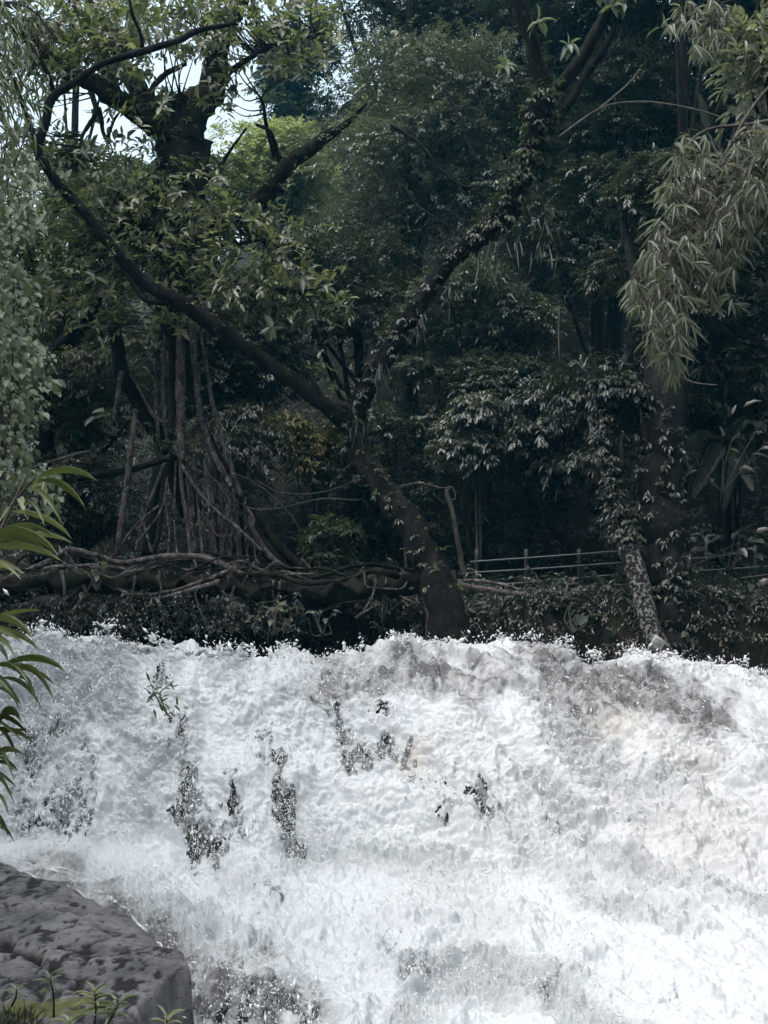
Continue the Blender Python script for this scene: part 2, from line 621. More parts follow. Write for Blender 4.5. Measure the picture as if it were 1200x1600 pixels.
flow = np.stack([S0[:, :, 0] - .4 * smooth(450, 800, PPX) * (arc - 6), arc * 0.55, 0 * arc], -1).reshape(-1, 3)
wp = np.stack([fbm(flow * 0.9, 2), fbm(flow * 0.9 + 40, 2)], -1) * 0.35
flow[:, :2] += wp
iso = S0.reshape(-1, 3) + 0.12 * np.stack([perlin(S0.reshape(-1, 3) * 2.5 + k * 30) for k in range(3)], -1)
shp = (NC, NT)
big = fbm(flow * 0.8, 3).reshape(shp)
mid = ridged(flow * 2.6 + 5).reshape(shp)
mid2 = perlin(iso * 2.4 + 11).reshape(shp)
fin = ridged(iso * np.array([1, 1, 0.6]) * 6.5 + 2).reshape(shp)
fin2 = ridged(iso * np.array([1, 1, 0.6]) * 14 + 7).reshape(shp)
fin3 = (ridged(iso * 25 + 3) - .5).reshape(shp)
streak = ridged(flow * np.array([5.5, 1.1, 1]) + 71).reshape(shp)
streak2 = ridged(flow * np.array([13, 2.6, 1]) + 91).reshape(shp)
fall = smooth(.7, 1.3, ROW) * smooth(4.5, 3.2, ROW)
act = smooth(-0.5, 0.6, fbm(flow * 0.7 + 21, 2)).reshape(shp)          # livelier and calmer patches
# foam cover: brown, glassy water over the top right and thin water by the rock
brown = blobs([(690, 1040, 190, 26, 3, .95), (560, 1066, 120, 12, 6, .8), (880, 1050, 160, 36, 12, .8), (1020, 1070, 120, 38, 22, 1.0), (1105, 1108, 70, 30, 22, 1.1),
               (940, 1085, 130, 34, 10, .8), (760, 1075, 110, 22, 8, .7), (500, 1072, 60, 9, 4, .8), (350, 1010, 130, 8, 6, .5)])
pool = smooth(3.0, 4.0, ROW)
top = smooth(0.9, 0.2, ROW)
rim = np.exp(-((ROW - 0.02) / 0.10) ** 2)
lap = smooth(60, 330, PPX) + smooth(1330, 1290, PPY)                      # thin water washing past the rock
lap = np.clip(lap, 0.25, 1)
def billow(p, e=.09):
    n_ = perlin(p)
    return np.minimum(1, (np.sqrt(n_ * n_ + e * e) - e) * 2.4)


bil = billow(flow * np.array([1.1, .8, 1]) * 1.5 + 15).reshape(shp)
bil2 = billow(iso * 3.4 + 25, .06).reshape(shp)
bil3 = billow(iso * 7.5 + 65, .05).reshape(shp)
D = (0.15 * big + 0.14 * (bil - .5) + 0.075 * (bil2 - .5) * (.5 + act) + 0.04 * (bil3 - .5) * (.5 + act) + 0.03 * mid2) * lap * (1 - .65 * rim) + (0.003 + .010 * fall) * act * (streak - .5) * lap + .010 * act * (streak2 - .5)
D += (.012 + .034 * fall) * (billow(flow * np.array([4.6, .8, 1]) + 44, .12).reshape(shp) - .5) * lap * (.4 + .6 * act)
glass = 1 - .75 * np.clip(brown, 0, 1)
D -= 0.020 * (.3 + act) * (fin - 0.5) * lap * glass
D += ((0.016 + 0.030 * act) * (fin2 - 0.5) + 0.026 * fin3 * (.4 + act)) * glass
D += rim * (0.16 * perlin(iso * 1.1 + 80).reshape(shp) + 0.10 * np.maximum(0, perlin(iso * 3.3 + 50).reshape(shp)) + 0.08 * np.maximum(0, perlin(iso * 8 + 8).reshape(shp)) + 0.05 * fin2 - 0.13)
S1 = S0 + N0 * D[:, :, None]

wash = blobs([(90, 1395, 200, 44, 22, 1.0), (235, 1462, 130, 42, 36, 1.0), (160, 1425, 150, 40, 30, 1.0), (30, 1362, 90, 24, 12, .8), (330, 1540, 60, 60, 40, .8), (440, 1545, 90, 70, 40, .7)])
tan = blobs([(975, 1135, 75, 34, 15, .55), (1085, 1180, 60, 40, 30, .35), (1090, 1300, 130, 70, 0, .35), (650, 1180, 30, 25, 0, .6), (900, 1260, 200, 120, 0, .15)])
dens = smooth(-0.55, 0.45, fbm(flow * 3.0 + 60, 3)).reshape(shp)
strk = fall * (.5 * streak + .5 * streak2) + (1 - fall) * (.5 * fin + .5 * mid)
thin = np.maximum(brown, wash)
foam = 1 - np.clip(thin * (1.15 - 0.6 * dens - .75 * strk) + thin * 0.3 * (1 - fin2), 0, 1)
foam = None

# places where the sheet tears open into a lace of strands over dark rock
hole = blobs([(285, 1150, 22, 60, -8, .62), (300, 1255, 26, 80, -6, .95), (325, 1310, 40, 30, 0, .85), (362, 1255, 18, 40, -8, .72), (370, 1290, 22, 30, 0, .6),
              (250, 1075, 34, 30, 10, .55), (430, 1190, 20, 38, -10, 1.05), (442, 1260, 17, 60, -6, 1.05), (455, 1320, 16, 28, 0, .9), (415, 1130, 18, 30, -20, .5),
              (530, 1120, 26, 48, -28, .78), (555, 1165, 24, 40, -32, .85), (600, 1180, 24, 26, -20, .9), (635, 1175, 22, 22, 0, .72), (590, 1110, 20, 30, -30, .5),
              (640, 1215, 20, 20, 0, .6), (690, 1245, 50, 22, 14, .42), (755, 1245, 32, 28, 20, .66), (775, 1275, 36, 18, 10, .5), (700, 1200, 60, 30, 10, .36), (870, 1265, 36, 30, 0, .44), (1000, 1280, 20, 30, 0, .38), (820, 1250, 30, 26, 0, .4),
              (60, 1170, 30, 50, 0, .72), (95, 1130, 30, 40, -15, .55), (100, 1260, 26, 70, 0, .74), (135, 1180, 16, 60, -10, .6), (40, 1260, 26, 60, 0, .5), (135, 1265, 14, 40, 0, .72), (90, 1290, 60, 20, 0, .6),
              (648, 1500, 44, 24, 12, .7), (620, 1475, 30, 16, 20, .5), (852, 1530, 22, 26, -10, .95), (800, 1510, 40, 12, 8, .55), (880, 1518, 16, 8, 0, .8), (1070, 1545, 16, 6, 0, .6), (420, 1392, 26, 9, 0, .7), (380, 1545, 26, 55, -30, .75), (430, 1540, 26, 50, -30, .72), (475, 1560, 30, 40, -30, .75), (340, 1575, 22, 40, -20, .7)])
lace = 0.55 * ridged(flow * np.array([1.3, .5, 1]) * 3.6 + 31).reshape(shp) + 0.3 * fin2 + 0.25 * fin
lace = np.clip(lace - 0.15, 0, 1)
foam = 1 - np.clip(thin * (1.5 - 0.6 * dens - .75 * strk) + thin * 0.3 * (1 - fin2), 0, 1)
foam = np.clip(foam - .5 * np.clip(hole, 0, 1) * (1.2 - strk), 0, 1)
torn = hole * .95 > lace * 0.98 + 0.26
tornf = torn[:-1, :-1] & torn[1:, :-1] & torn[:-1, 1:] & torn[1:, 1:]
Q = grid_faces(NC, NT)[~tornf.ravel()]
used = np.zeros(NC * NT, bool)
used[Q.ravel()] = True
ren = np.cumsum(used) - 1


def water_mat():
    m, t, b, o = new_mat('white_water')
    a = t.nodes.new('ShaderNodeAttribute')
    a.attribute_name = 'foam'
    tn = t.nodes.new('ShaderNodeAttribute')
    tn.attribute_name = 'tan'
    geo = t.nodes.new('ShaderNodeNewGeometry')
    n1 = noise(t, 16, 8, 0.8, geo.outputs['Position'])
    ad = t.nodes.new('ShaderNodeMath')
    ad.operation = 'MULTIPLY_ADD'
    ad.inputs[1].default_value = 1.0
    ad.inputs[2].default_value = -0.5
    t.links.new(n1.outputs['Fac'], ad.inputs[0])
    a2 = t.nodes.new('ShaderNodeMath')
    a2.operation = 'ADD'
    t.links.new(a.outputs['Fac'], a2.inputs[0])
    t.links.new(ad.outputs[0], a2.inputs[1])
    r = ramp(t, [(0.05, (.19, .195, .195)), (0.45, (.46, .475, .475)), (0.8, (.68, .725, .745)), (1.0, (.80, .845, .86))])
    t.links.new(a2.outputs[0], r.inputs['Fac'])
    mx = t.nodes.new('ShaderNodeMixRGB')
    mx.blend_type = 'MULTIPLY'
    mx.inputs['Color2'].default_value = (.86, .74, .60, 1)
    t.links.new(tn.outputs['Fac'], mx.inputs['Fac'])
    t.links.new(r.outputs['Color'], mx.inputs['Color1'])
    t.links.new(mx.outputs['Color'], b.inputs['Base Color'])
    rr = t.nodes.new('ShaderNodeMapRange')
    rr.inputs['To Min'].default_value = 0.18
    rr.inputs['To Max'].default_value = 0.5
    t.links.new(a2.outputs[0], rr.inputs['Value'])
    t.links.new(rr.outputs[0], b.inputs['Roughness'])
    b.inputs['IOR'].default_value = 1.33
    n2 = noise(t, 40, 5, 0.75, geo.outputs['Position'])
    bp = t.nodes.new('ShaderNodeBump')
    b.inputs['Subsurface Weight'].default_value = 0.4
    b.inputs['Subsurface Radius'].default_value = (1, 1, 1)
    b.inputs['Subsurface Scale'].default_value = 0.03
    ac = t.nodes.new('ShaderNodeAttribute')
    ac.attribute_name = 'act'
    t.links.new(ac.outputs['Fac'], bp.inputs['Strength'])
    bp.inputs['Distance'].default_value = 0.03
    t.links.new(n2.outputs['Fac'], bp.inputs['Height'])
    t.links.new(bp.outputs['Normal'], b.inputs['Normal'])
    tr = t.nodes.new('ShaderNodeBsdfTranslucent')
    t.links.new(mx.outputs['Color'], tr.inputs['Color'])
    ms = t.nodes.new('ShaderNodeMixShader')
    ms.inputs['Fac'].default_value = 0.25
    t.links.new(b.outputs['BSDF'], ms.inputs[1])
    t.links.new(tr.outputs['BSDF'], ms.inputs[2])
    # torn places: the sheet breaks up into fine strands with clear gaps between them
    hl = t.nodes.new('ShaderNodeAttribute')
    hl.attribute_name = 'torn'
    mp = t.nodes.new('ShaderNodeMapping')
    mp.inputs['Scale'].default_value = (1.2, 1, .4)
    t.links.new(geo.outputs['Position'], mp.inputs['Vector'])
    n5 = noise(t, 9, 3, .55, mp.outputs['Vector'])
    s1 = t.nodes.new('ShaderNodeMath')
    s1.operation = 'MULTIPLY_ADD'
    s1.inputs[1].default_value = 0.68
    t.links.new(hl.outputs['Fac'], s1.inputs[0])
    t.links.new(n5.outputs['Fac'], s1.inputs[2])
    r5 = ramp(t, [(0.78, (0, 0, 0)), (0.90, (.7, .7, .7))])
    t.links.new(s1.outputs[0], r5.inputs['Fac'])
    tp = t.nodes.new('ShaderNodeBsdfTransparent')
    m5 = t.nodes.new('ShaderNodeMixShader')
    t.links.new(r5.outputs['Color'], m5.inputs['Fac'])
    t.links.new(ms.outputs['Shader'], m5.inputs[1])
    t.links.new(tp.outputs['BSDF'], m5.inputs[2])
    t.links.new(m5.outputs['Shader'], o.inputs['Surface'])
    return m


M_WATER = water_mat()
wm = mesh('waterfall', S1.reshape(-1, 3)[used], [ren[Q]], {'foam': foam.ravel()[used], 'tan': tan.ravel()[used], 'torn': np.clip(hole, 0, 1).ravel()[used], 'act': act.ravel()[used]})
link('waterfall', wm, M_WATER, kind='structure')

# the wet ledge under the sheet
ks = slice(NB - 4, None, 3)
R0 = S0[::4, ks]
RN = N0[::4, ks]
rf = R0.reshape(-1, 3)
dep = 0.20 + 0.10 * fbm(rf * 1.3, 3) + 0.10 * np.floor(3 * perlin(rf * np.array([1.1, 1.1, 2.2]) + 4)) / 3 + 0.05 * ridged(rf * 4)
dep = np.clip(dep + .22 - .25 * np.clip(hole[::4, ks].reshape(-1), 0, 1), 0.10, 0.9)
RV = rf - RN.reshape(-1, 3) * dep[:, None]
M_WETROCK = bark_mat('wet_rock', (.025, .026, .027), (.12, .12, .118), (.06, .062, .03), .6, 5.0, .25, 1.0, .6)
link('rock_ledge', mesh('rock_ledge', RV, [grid_faces(R0.shape[0], R0.shape[1])]), M_WETROCK, kind='structure')

# calmer water of the pool and of the river round the bends
px_ = np.linspace(-30, 30, 60)
py_ = np.linspace(21.5, 29.4, 16)
A, B = np.meshgrid(px_, py_, indexing='ij')
Zr = -0.75 + 0.05 * fbm(np.stack([A.ravel(), B.ravel(), 0 * A.ravel()], -1) * 1.3, 3)
n_ = A.size
link('river', mesh('river', np.stack([A.ravel(), B.ravel(), Zr], -1), [grid_faces(60, 16)], {'foam': np.full(n_, .35), 'tan': np.full(n_, .3), 'act': np.full(n_, .6)}), M_WATER, kind='structure')
A, B = np.meshgrid(np.linspace(-12, 12, 90), np.linspace(-14, 10, 90), indexing='ij')
q = np.stack([A.ravel(), B.ravel(), 0 * A.ravel()], -1)
Zr = -3.75 + 0.10 * fbm(q * 0.9, 4)
link('pool', mesh('pool', np.stack([A.ravel(), B.ravel(), Zr], -1), [grid_faces(90, 90)], {'foam': np.clip(.5 + .8 * fbm(q * .6, 3), 0, 1), 'tan': np.full(A.size, .2), 'act': np.full(A.size, .6)}), M_WATER, kind='structure')

# ---- thrown drops and strands of water
OCT = np.array([[1, 0, 0], [-1, 0, 0], [0, 1, 0], [0, -1, 0], [0, 0, 1], [0, 0, -1.0]])
OCF = np.array([[0, 2, 4], [2, 1, 4], [1, 3, 4], [3, 0, 4], [2, 0, 5], [1, 2, 5], [3, 1, 5], [0, 3, 5]])


def drops(mb, pos, d, L, R):
    N = len(pos)
    d, s, n = frame(d, unit(N))
    V = pos[:, None] + d[:, None] * OCT[None, :, :1] * L[:, None, None] + s[:, None] * OCT[None, :, 1:2] * R[:, None, None] + n[:, None] * OCT[None, :, 2:] * R[:, None, None]
    mb.add(V.reshape(-1, 3), (OCF[None] + (np.arange(N) * 6)[:, None, None]).reshape(-1, 3))


prob = (0.12 + 1.3 * act ** 2 + .35 * rim + 1.2 * np.clip(hole, 0, 1)) * (1 - 0.85 * np.clip(brown, 0, 1)) * (YW / 17.0) * (ROW > -0.15)
prob = prob * (lap > 0.5)
prob = (prob / prob.sum()).ravel()
nd = 90000
ii = rng.choice(len(prob), nd, p=np.maximum(prob, 0))
pos = S1.reshape(-1, 3)[ii] + rng.normal(0, 0.02, (nd, 3))
h = rng.exponential(0.045, nd)
rimd = rim.ravel()[ii]
h = h * (1 - .6 * rimd) + rimd * rng.exponential(0.09, nd) * smooth(.1, .5, perlin(iso[ii] * 1.3))
pos += N0.reshape(-1, 3)[ii] * h[:, None]
pos[:, 2] += rimd * h * 0.5
fd = dV.reshape(-1, 3)[ii]
fd = fd / np.linalg.norm(fd, axis=1)[:, None] + 0.8 * unit(nd)
R = rng.lognormal(math.log(0.0052), 0.45, nd) * pos[:, 1] / 17
L = R * rng.choice([1, 1.6, 3, 5], nd, p=[.35, .3, .25, .1])
mb = MB()
drops(mb, pos, fd, L, R)
# falling strands in front of the torn places
ns = 3800
pr = np.clip(hole, 0, 1) ** 1.5 * (ROW > .2)
ii = rng.choice(pr.size, ns, p=(pr / pr.sum()).ravel())
pos = S1.reshape(-1, 3)[ii] + N0.reshape(-1, 3)[ii] * rng.uniform(-.12, .06, ns)[:, None]
fd = dV.reshape(-1, 3)[ii]
fd = fd / np.linalg.norm(fd, axis=1)[:, None] + .22 * unit(ns) - np.array([0, 0, .3])
R = rng.lognormal(math.log(0.0075), 0.5, ns)
drops(mb, pos, fd, R * rng.choice([1, 1.5, 3, 6], ns, p=[.35, .35, .2, .1]), R)
# clusters flung up from the lip
for (cx, cy, k, sx, sy) in [(65, 985, 70, 14, 9), (80, 990, 50, 22, 8), (165, 990, 80, 12, 14), (172, 975, 14, 14, 12), (238, 1000, 60, 6, 10), (240, 994, 16, 3, 6), (260, 1010, 40, 6, 8), (340, 1015, 50, 14, 7), (385, 1018, 40, 8, 8), (445, 1012, 80, 8, 8), (565, 1010, 30, 3, 10),
                        (430, 1018, 60, 25, 8), (540, 1016, 40, 12, 6), (625, 998, 90, 14, 6), (690, 1003, 50, 20, 5), (800, 995, 70, 26, 6), (830, 993, 20, 4, 8), (880, 1005, 60, 10, 9), (930, 1024, 70, 9, 7), (990, 1015, 90, 12, 6), (1040, 1026, 70, 22, 6), (1120, 1036, 80, 20, 6), (1165, 1040, 30, 5, 10), (1185, 1052, 60, 10, 5), (20, 1100, 60, 30, 60), (300, 1005, 20, 60, 20)]:
    k = int(k * 1.2)
    Yc = 18.6 if cx < 460 else 20.6
    pp = np.array([P(cx + rng.normal() * sx, cy + rng.normal() * sy * 0.8, Yc + rng.normal() * 0.2) for _ in range(k)])
    Rr = rng.lognormal(math.log(0.0095), 0.5, k) * Yc / 17
    drops(mb, pp, unit(k) + [0, 0, .6], Rr * rng.choice([1, 1.5, 3], k), Rr)
M_DROP = new_mat('water_drop')[0]
_b = M_DROP.node_tree.nodes['Principled BSDF']
_b.inputs['Base Color'].default_value = (.82, .85, .86, 1)
_b.inputs['Roughness'].default_value = .25
mb.build('spray', M_DROP, None, kind='stuff')


def on_sheet(a, b):
    i = int(round((a + 320) / 2.0 / 920 * 920))
    i = min(max(int(round((a + 320) / 1840 * (NC - 1))), 0), NC - 1)
    j = int(np.argmin(np.abs(PPY[i, NB:] - b))) + NB
    return S1[i, j] + N0[i, j] * .012


# white runnels where thin water slides past the boulder
mb = MB()
for (pts, r0) in [([(-20, 1356), (30, 1364), (70, 1378), (110, 1388), (150, 1418), (200, 1442), (240, 1460), (268, 1486)], .020),
                  ([(-10, 1336), (60, 1356), (110, 1372), (170, 1400), (200, 1426), (240, 1462), (280, 1492)], .018),
                  ([(120, 1376), (180, 1406), (225, 1450), (262, 1474), (310, 1496)], .016), ([(40, 1350), (120, 1362), (190, 1392), (260, 1440), (320, 1480)], .014)]:
    path = gsm(spline(np.array([on_sheet(a, b) for a, b in pts]), 90), 2, 0)
    path += .03 * np.stack([perlin(path * 4 + k * 7) for k in range(3)], -1)
    tube(mb, path, r0 * .5 * np.clip(.5 + 1.6 * perlin(path * 5 + 3), .12, 1.3), 6, .6, 16)
mb.build('foam_streaks', M_DROP, None, kind='stuff')
# ================================================================ the boulder in front
def seg_sd(x, y, poly):
    """signed distance to a polygon, negative inside"""
    p = np.stack([x, y], -1)
    d = np.full(len(x), 1e9)
    ins = np.zeros(len(x), bool)
    n = len(poly)
    for i in range(n):
        a, b = np.array(poly[i]), np.array(poly[(i + 1) % n])
        e = b - a
        t = np.clip(((p - a) @ e) / (e @ e), 0, 1)
        d = np.minimum(d, np.linalg.norm(p - a - t[:, None] * e, axis=1))
        c = ((a[1] > y) != (b[1] > y)) & (x < (b[0] - a[0]) * (y - a[1]) / (b[1] - a[1] + 1e-12) + a[0])
        ins ^= c
    return np.where(ins, -d, d)


BX = np.linspace(-7.2, -0.9, 330)
BY = np.linspace(5.6, 14.6, 420)
A, B = np.meshgrid(BX, BY, indexing='ij')
ax, ay = A.ravel(), B.ravel()
q = np.stack([ax, ay, 0 * ax], -1)
wob = 0.10 * fbm(q * 1.6 + 8, 3)
poly = [(-7.0, 15.0), (-5.2, 14.2), (-4.2, 13.6), (-3.3, 12.85), (-2.4, 11.45), (-1.95, 10.55), (-1.66, 10.2), (-1.58, 9.75), (-1.68, 8.9), (-1.88, 8.1), (-2.3, 7.0), (-2.6, 5.9), (-7.0, 5.6)]
sd = seg_sd(ax + wob, ay + 0.1 * fbm(q * 1.6 + 30, 3), poly)
zt = -2.53 + 0.05 * fbm(q * 0.8, 3) + 0.022 * (ay - 10) + 0.03 * (-ax - 3)
steep = smooth(10.7, 10.15, ay)                                # the sheer end; elsewhere the back slips gently into the water
zt -= (1 - steep) * (0.07 * smooth(-0.5, 0.0, sd) + 1.2 * smooth(-0.08, 1.0, sd)) + steep * (1.3 * smooth(-0.02, 0.11, sd) + 2.2 * smooth(0.1, 0.45, sd))
cr = perlin(q * np.array([1.1, 1.3, 1]) + 0.25 * np.stack([fbm(q * 2 + k, 2) for k in (3, 7, 9)], -1))
crack = np.exp(-(cr / 0.04) ** 2) * smooth(-0.25, 0.1, perlin(q * 0.8 + 60.5))
# two long fissures
for (x1, y1, x2, y2, wd, dp) in [(-3.8, 10.9, -3.22, 11.5, .08, .13), (-3.22, 11.5, -2.8, 11.37, .06, .1), (-3.3, 10.45, -2.85, 9.8, .075, .1), (-2.85, 9.8, -2.62, 9.5, .04, .06)]:
    v = np.array([x2 - x1, y2 - y1])
    t = np.clip(((ax - x1) * v[0] + (ay - y1) * v[1]) / (v @ v), 0, 1)
    dd = np.hypot(ax - x1 - t * v[0] + wob, ay - y1 - t * v[1] + wob)
    zt -= dp * np.exp(-(dd / wd) ** 2)
    crack = np.maximum(crack, np.exp(-(dd / wd) ** 2))
pzone = smooth(-.25, .35, perlin(q * .7 + 77.5) + 0.5 * smooth(11.0, 9.6, ay) - .15)
pits = smooth(0.25, 0.48, fbm(q * np.array([3.6, 5.0, 1]) + 12.3, 3)) * pzone
fleck = np.maximum(smooth(.16, .26, fbm(q * np.array([8, 3.2, 1]) + 55.4, 3)) * (.15 + .85 * pzone), smooth(.34, .42, fbm(q * np.array([13, 5, 1]) + 15.4, 3)))
zt += -0.04 * crack - 0.02 * pits - .010 * fleck + .012 * np.tanh(6 * perlin(q * np.array([.9, 1.6, 1]) + 21.7)) + 0.008 * fbm(q * 5, 4) + 0.008 * ridged(q * 9) * smooth(-.3, .3, perlin(q * 0.9 + 5)) - .008 * smooth(.1, .5, perlin(q * 13))
V = np.stack([ax, ay, zt], -1)
V += 0.05 * np.clip(sd + 0.15, 0, .3)[:, None] / .3 * np.stack([fbm(V * 2.2 + k * 9, 3) for k in range(3)], -1)


def rock_mat():
    m, t, b, o = new_mat('boulder_rock')
    geo = t.nodes.new('ShaderNodeNewGeometry')
    n1 = noise(t, 2.2, 6, 0.7, geo.outputs['Position'])
    mpp = t.nodes.new('ShaderNodeMapping')
    mpp.inputs['Scale'].default_value = (1, .42, 1)
    t.links.new(geo.outputs['Position'], mpp.inputs['Vector'])
    n2 = noise(t, 20, 5, 0.7, mpp.outputs['Vector'])
    r1 = ramp(t, [(0.38, (.07, .073, .077)), (0.5, (.13, .132, .135)), (0.62, (.20, .197, .192))])
    t.links.new(n1.outputs['Fac'], r1.inputs['Fac'])
    r2 = ramp(t, [(0.36, (.05, .05, .05)), (0.42, (1, 1, 1))])
    t.links.new(n2.outputs['Fac'], r2.inputs['Fac'])
    mx = t.nodes.new('ShaderNodeMixRGB')
    mx.blend_type = 'MULTIPLY'
    mx.inputs['Fac'].default_value = .9
    t.links.new(r1.outputs['Color'], mx.inputs['Color1'])
    t.links.new(r2.outputs['Color'], mx.inputs['Color2'])
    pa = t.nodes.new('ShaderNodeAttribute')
    pa.attribute_name = 'pit_shade'
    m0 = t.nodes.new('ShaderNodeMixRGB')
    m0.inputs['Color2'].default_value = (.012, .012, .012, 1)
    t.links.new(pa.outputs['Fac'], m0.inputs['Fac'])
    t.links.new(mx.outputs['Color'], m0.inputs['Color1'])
    mx = m0
    a = t.nodes.new('ShaderNodeAttribute')
    a.attribute_name = 'moss'
    n3 = noise(t, 7, 5, 0.7, geo.outputs['Position'])
    ad = t.nodes.new('ShaderNodeMath')
    ad.operation = 'MULTIPLY'
    t.links.new(a.outputs['Fac'], ad.inputs[0])
    t.links.new(n3.outputs['Fac'], ad.inputs[1])
    r3 = ramp(t, [(0.33, (0, 0, 0)), (0.5, (1, 1, 1))])
    t.links.new(ad.outputs[0], r3.inputs['Fac'])
    m2 = t.nodes.new('ShaderNodeMixRGB')
    m2.inputs['Color2'].default_value = (.10, .105, .035, 1)
    t.links.new(r3.outputs['Color'], m2.inputs['Fac'])
    t.links.new(mx.outputs['Color'], m2.inputs['Color1'])
    t.links.new(m2.outputs['Color'], b.inputs['Base Color'])
    rr = t.nodes.new('ShaderNodeMapRange')
    rr.inputs['To Min'].default_value = .28
    rr.inputs['To Max'].default_value = .6
    b.inputs['Specular IOR Level'].default_value = .24
    t.links.new(n1.outputs['Fac'], rr.inputs['Value'])
    t.links.new(rr.outputs[0], b.inputs['Roughness'])
    bp = t.nodes.new('ShaderNodeBump')
    bp.inputs['Strength'].default_value = .8
    bp.inputs['Distance'].default_value = .03
    n4 = noise(t, 18, 6, .75, geo.outputs['Position'])
    t.links.new(n4.outputs['Fac'], bp.inputs['Height'])
    t.links.new(bp.outputs['Normal'], b.inputs['Normal'])
    return m


moss = np.exp(-((ax + 2.3) / .55) ** 2 - ((ay - 8.75) / 0.3) ** 2) * 1.3
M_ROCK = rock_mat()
tag(link('boulder', mesh('boulder', V, [grid_faces(330, 420)], {'moss': np.clip(moss, 0, 1), 'pit_shade': np.clip(1.0 * smooth(.4, .7, pits) + 1.4 * smooth(.3, .7, crack) + 1.2 * fleck, 0, 1) * (1 - .85 * smooth(-.06, .02, sd)) + smooth(0, .05, sd) * smooth(10.6, 10.2, ay) * np.clip(.5 + .5 * fbm(V * np.array([5, 5, 1.2]), 3), .1, .9)}), M_ROCK),  # sheer end face also darkened: its shade put into the colour, with stain streaks
    'wet dark grey flat-topped boulder with cracks beside the rushing water', 'boulder')


def ground_z(x, y):
    return float(terrain_h(np.array([x * 1.0]), np.array([y * 1.0]))[0])


def rock_z(x, y):
    i = np.argmin((V[:, 0] - x) ** 2 + (V[:, 1] - y) ** 2)
    return V[i, 2]


# ================================================================ trees
def make_tree(name, base, label, cat, trunk, bark, limbs=(), group=None, seg=12, lump=.14, flute=0.0, limb_name='limb'):
    t = thing(name, base, label, cat, group)
    mb = MB()
    tube(mb, *trunk, seg=seg, lump=lump, freq=3.5, flute=flute)
    tr = mb.build('trunk', bark, t)
    for lb in limbs:
        m = MB()
        tube(m, *lb, seg=8, lump=lump, freq=5)
        m.build(limb_name, bark, t)
    return t, tr


def crown_part(t, lobes, n, mat, per=9, span=.35, L=.14, Wr=.42, droop=.5, jit=.5, tmpl=LEAF2, lo=.5, name='crown', up=-.35, flat=1.0, outmix=.7):
    p, u = crown_points(lobes, n, lo, up)
    out = u * np.array([1, 1, .55]) * outmix + np.array([0, 0, .12]) + .45 * unit(n)
    pp, d, nr, l, wd, rn = twigs(p, out, per, span, L, Wr, droop, jit, flat)
    m = MB()
    leaves(m, pp, d, nr, l, wd, tmpl, rn)
    return m.build(name, mat, t, smooth_shade=False, kind='stuff')


def forest_tree(name, label, cat, px, py, Y, rx, ry, k, n, mat, group, L=.15, trunk_w=26, size=.34, per=9, droop=.5, lean=0, seedlobes=None, bark=None, tmpl=LEAF2, Wr=.42, span=.35, jit=.5, depth=1.0, flat=1.0):
    bx = (px + lean - 600) / F * Y
    gz = ground_z(bx, Y)
    base = (bx, Y, gz)
    s = Y / F
    top = P(px, py - ry * .55, Y)
    b0 = np.array([bx, Y, gz - .3])
    midp = (b0 + top) / 2 + np.array([rng.normal() * .35, 0, 0])
    path = spline(np.array([b0, midp, top]), 20)
    r = np.linspace(trunk_w * s / 2, trunk_w * s / 8, 20)
    lobes = lobes_px(px, py, Y, rx, ry, k, size, depth) if seedlobes is None else seedlobes
    limbs = []
    for lb in sorted(lobes, key=lambda a: -a[3])[:6]:
        i = rng.integers(6, 15)
        e = np.array(lb[:3])
        m = (path[i] + e) / 2 + np.array([0, 0, -.15 * abs(e[0] - path[i][0])])
        limbs.append((spline(np.array([path[i], m, e]), 12), np.linspace(r[i] * .55, .02, 12)))
    t, tr = make_tree(name, base, label, cat, (path, r), bark or M_BARK, limbs, group)
    crown_part(t, lobes, n, mat, per, span, L, Wr, droop, jit, tmpl, flat=flat)
    return t


G_BACK = 'forest trees on the slope behind the river'
# ---- the wood on the slope, each tree with its own trunk, limbs and crown
forest_tree('forest_tree', 'dense dark small-leaved forest tree in the upper middle, right of the crooked fig bough', 'tree', 655, 250, 41, 185, 190, 40, 5200, M_GREYLEAF, G_BACK, L=.17, span=.5)
forest_tree('forest_tree', 'dark tree whose crown fills the top centre edge above the dense small-leaved tree', 'tree', 640, 60, 46, 180, 130, 26, 2900, M_GREYLEAF, G_BACK, L=.2, span=.55)
forest_tree('forest_tree', 'dark green tree low behind the fork of the leaning tree', 'tree', 545, 450, 38, 125, 125, 26, 3000, M_DARKLEAF, G_BACK, L=.15)
forest_tree('forest_tree', 'shaded tree behind the upper fork of the leaning tree, top right of centre', 'tree', 850, 120, 44, 130, 170, 26, 2600, M_DARKLEAF, G_BACK, L=.2, span=.5)
forest_tree('forest_tree', 'shaded loose tree at the top between leaning tree fork and hanging bamboo', 'tree', 1010, 120, 42, 130, 170, 24, 1700, M_DARKLEAF, G_BACK, L=.24, span=.6)
forest_tree('forest_tree', 'shaded tree filling the gap under the arching vine', 'tree', 955, 210, 40, 120, 130, 30, 3000, M_DARKLEAF, G_BACK, L=.18, span=.45)
forest_tree('forest_tree', 'dark tree behind the right fork of the leaning tree at the top edge', 'tree', 930, 40, 41, 150, 110, 28, 3000, M_DARKLEAF, G_BACK, L=.19, span=.45)
forest_tree('forest_tree', 'very dark tree in the top right corner behind the bamboo', 'tree', 1170, 110, 43, 120, 260, 34, 3200, M_DARKLEAF, G_BACK, L=.22, span=.5)
forest_tree('forest_tree', 'dark tree in the gap below the arching vine and left of the bamboo', 'tree', 930, 380, 39, 120, 130, 24, 2400, M_DARKLEAF, G_BACK, L=.18)
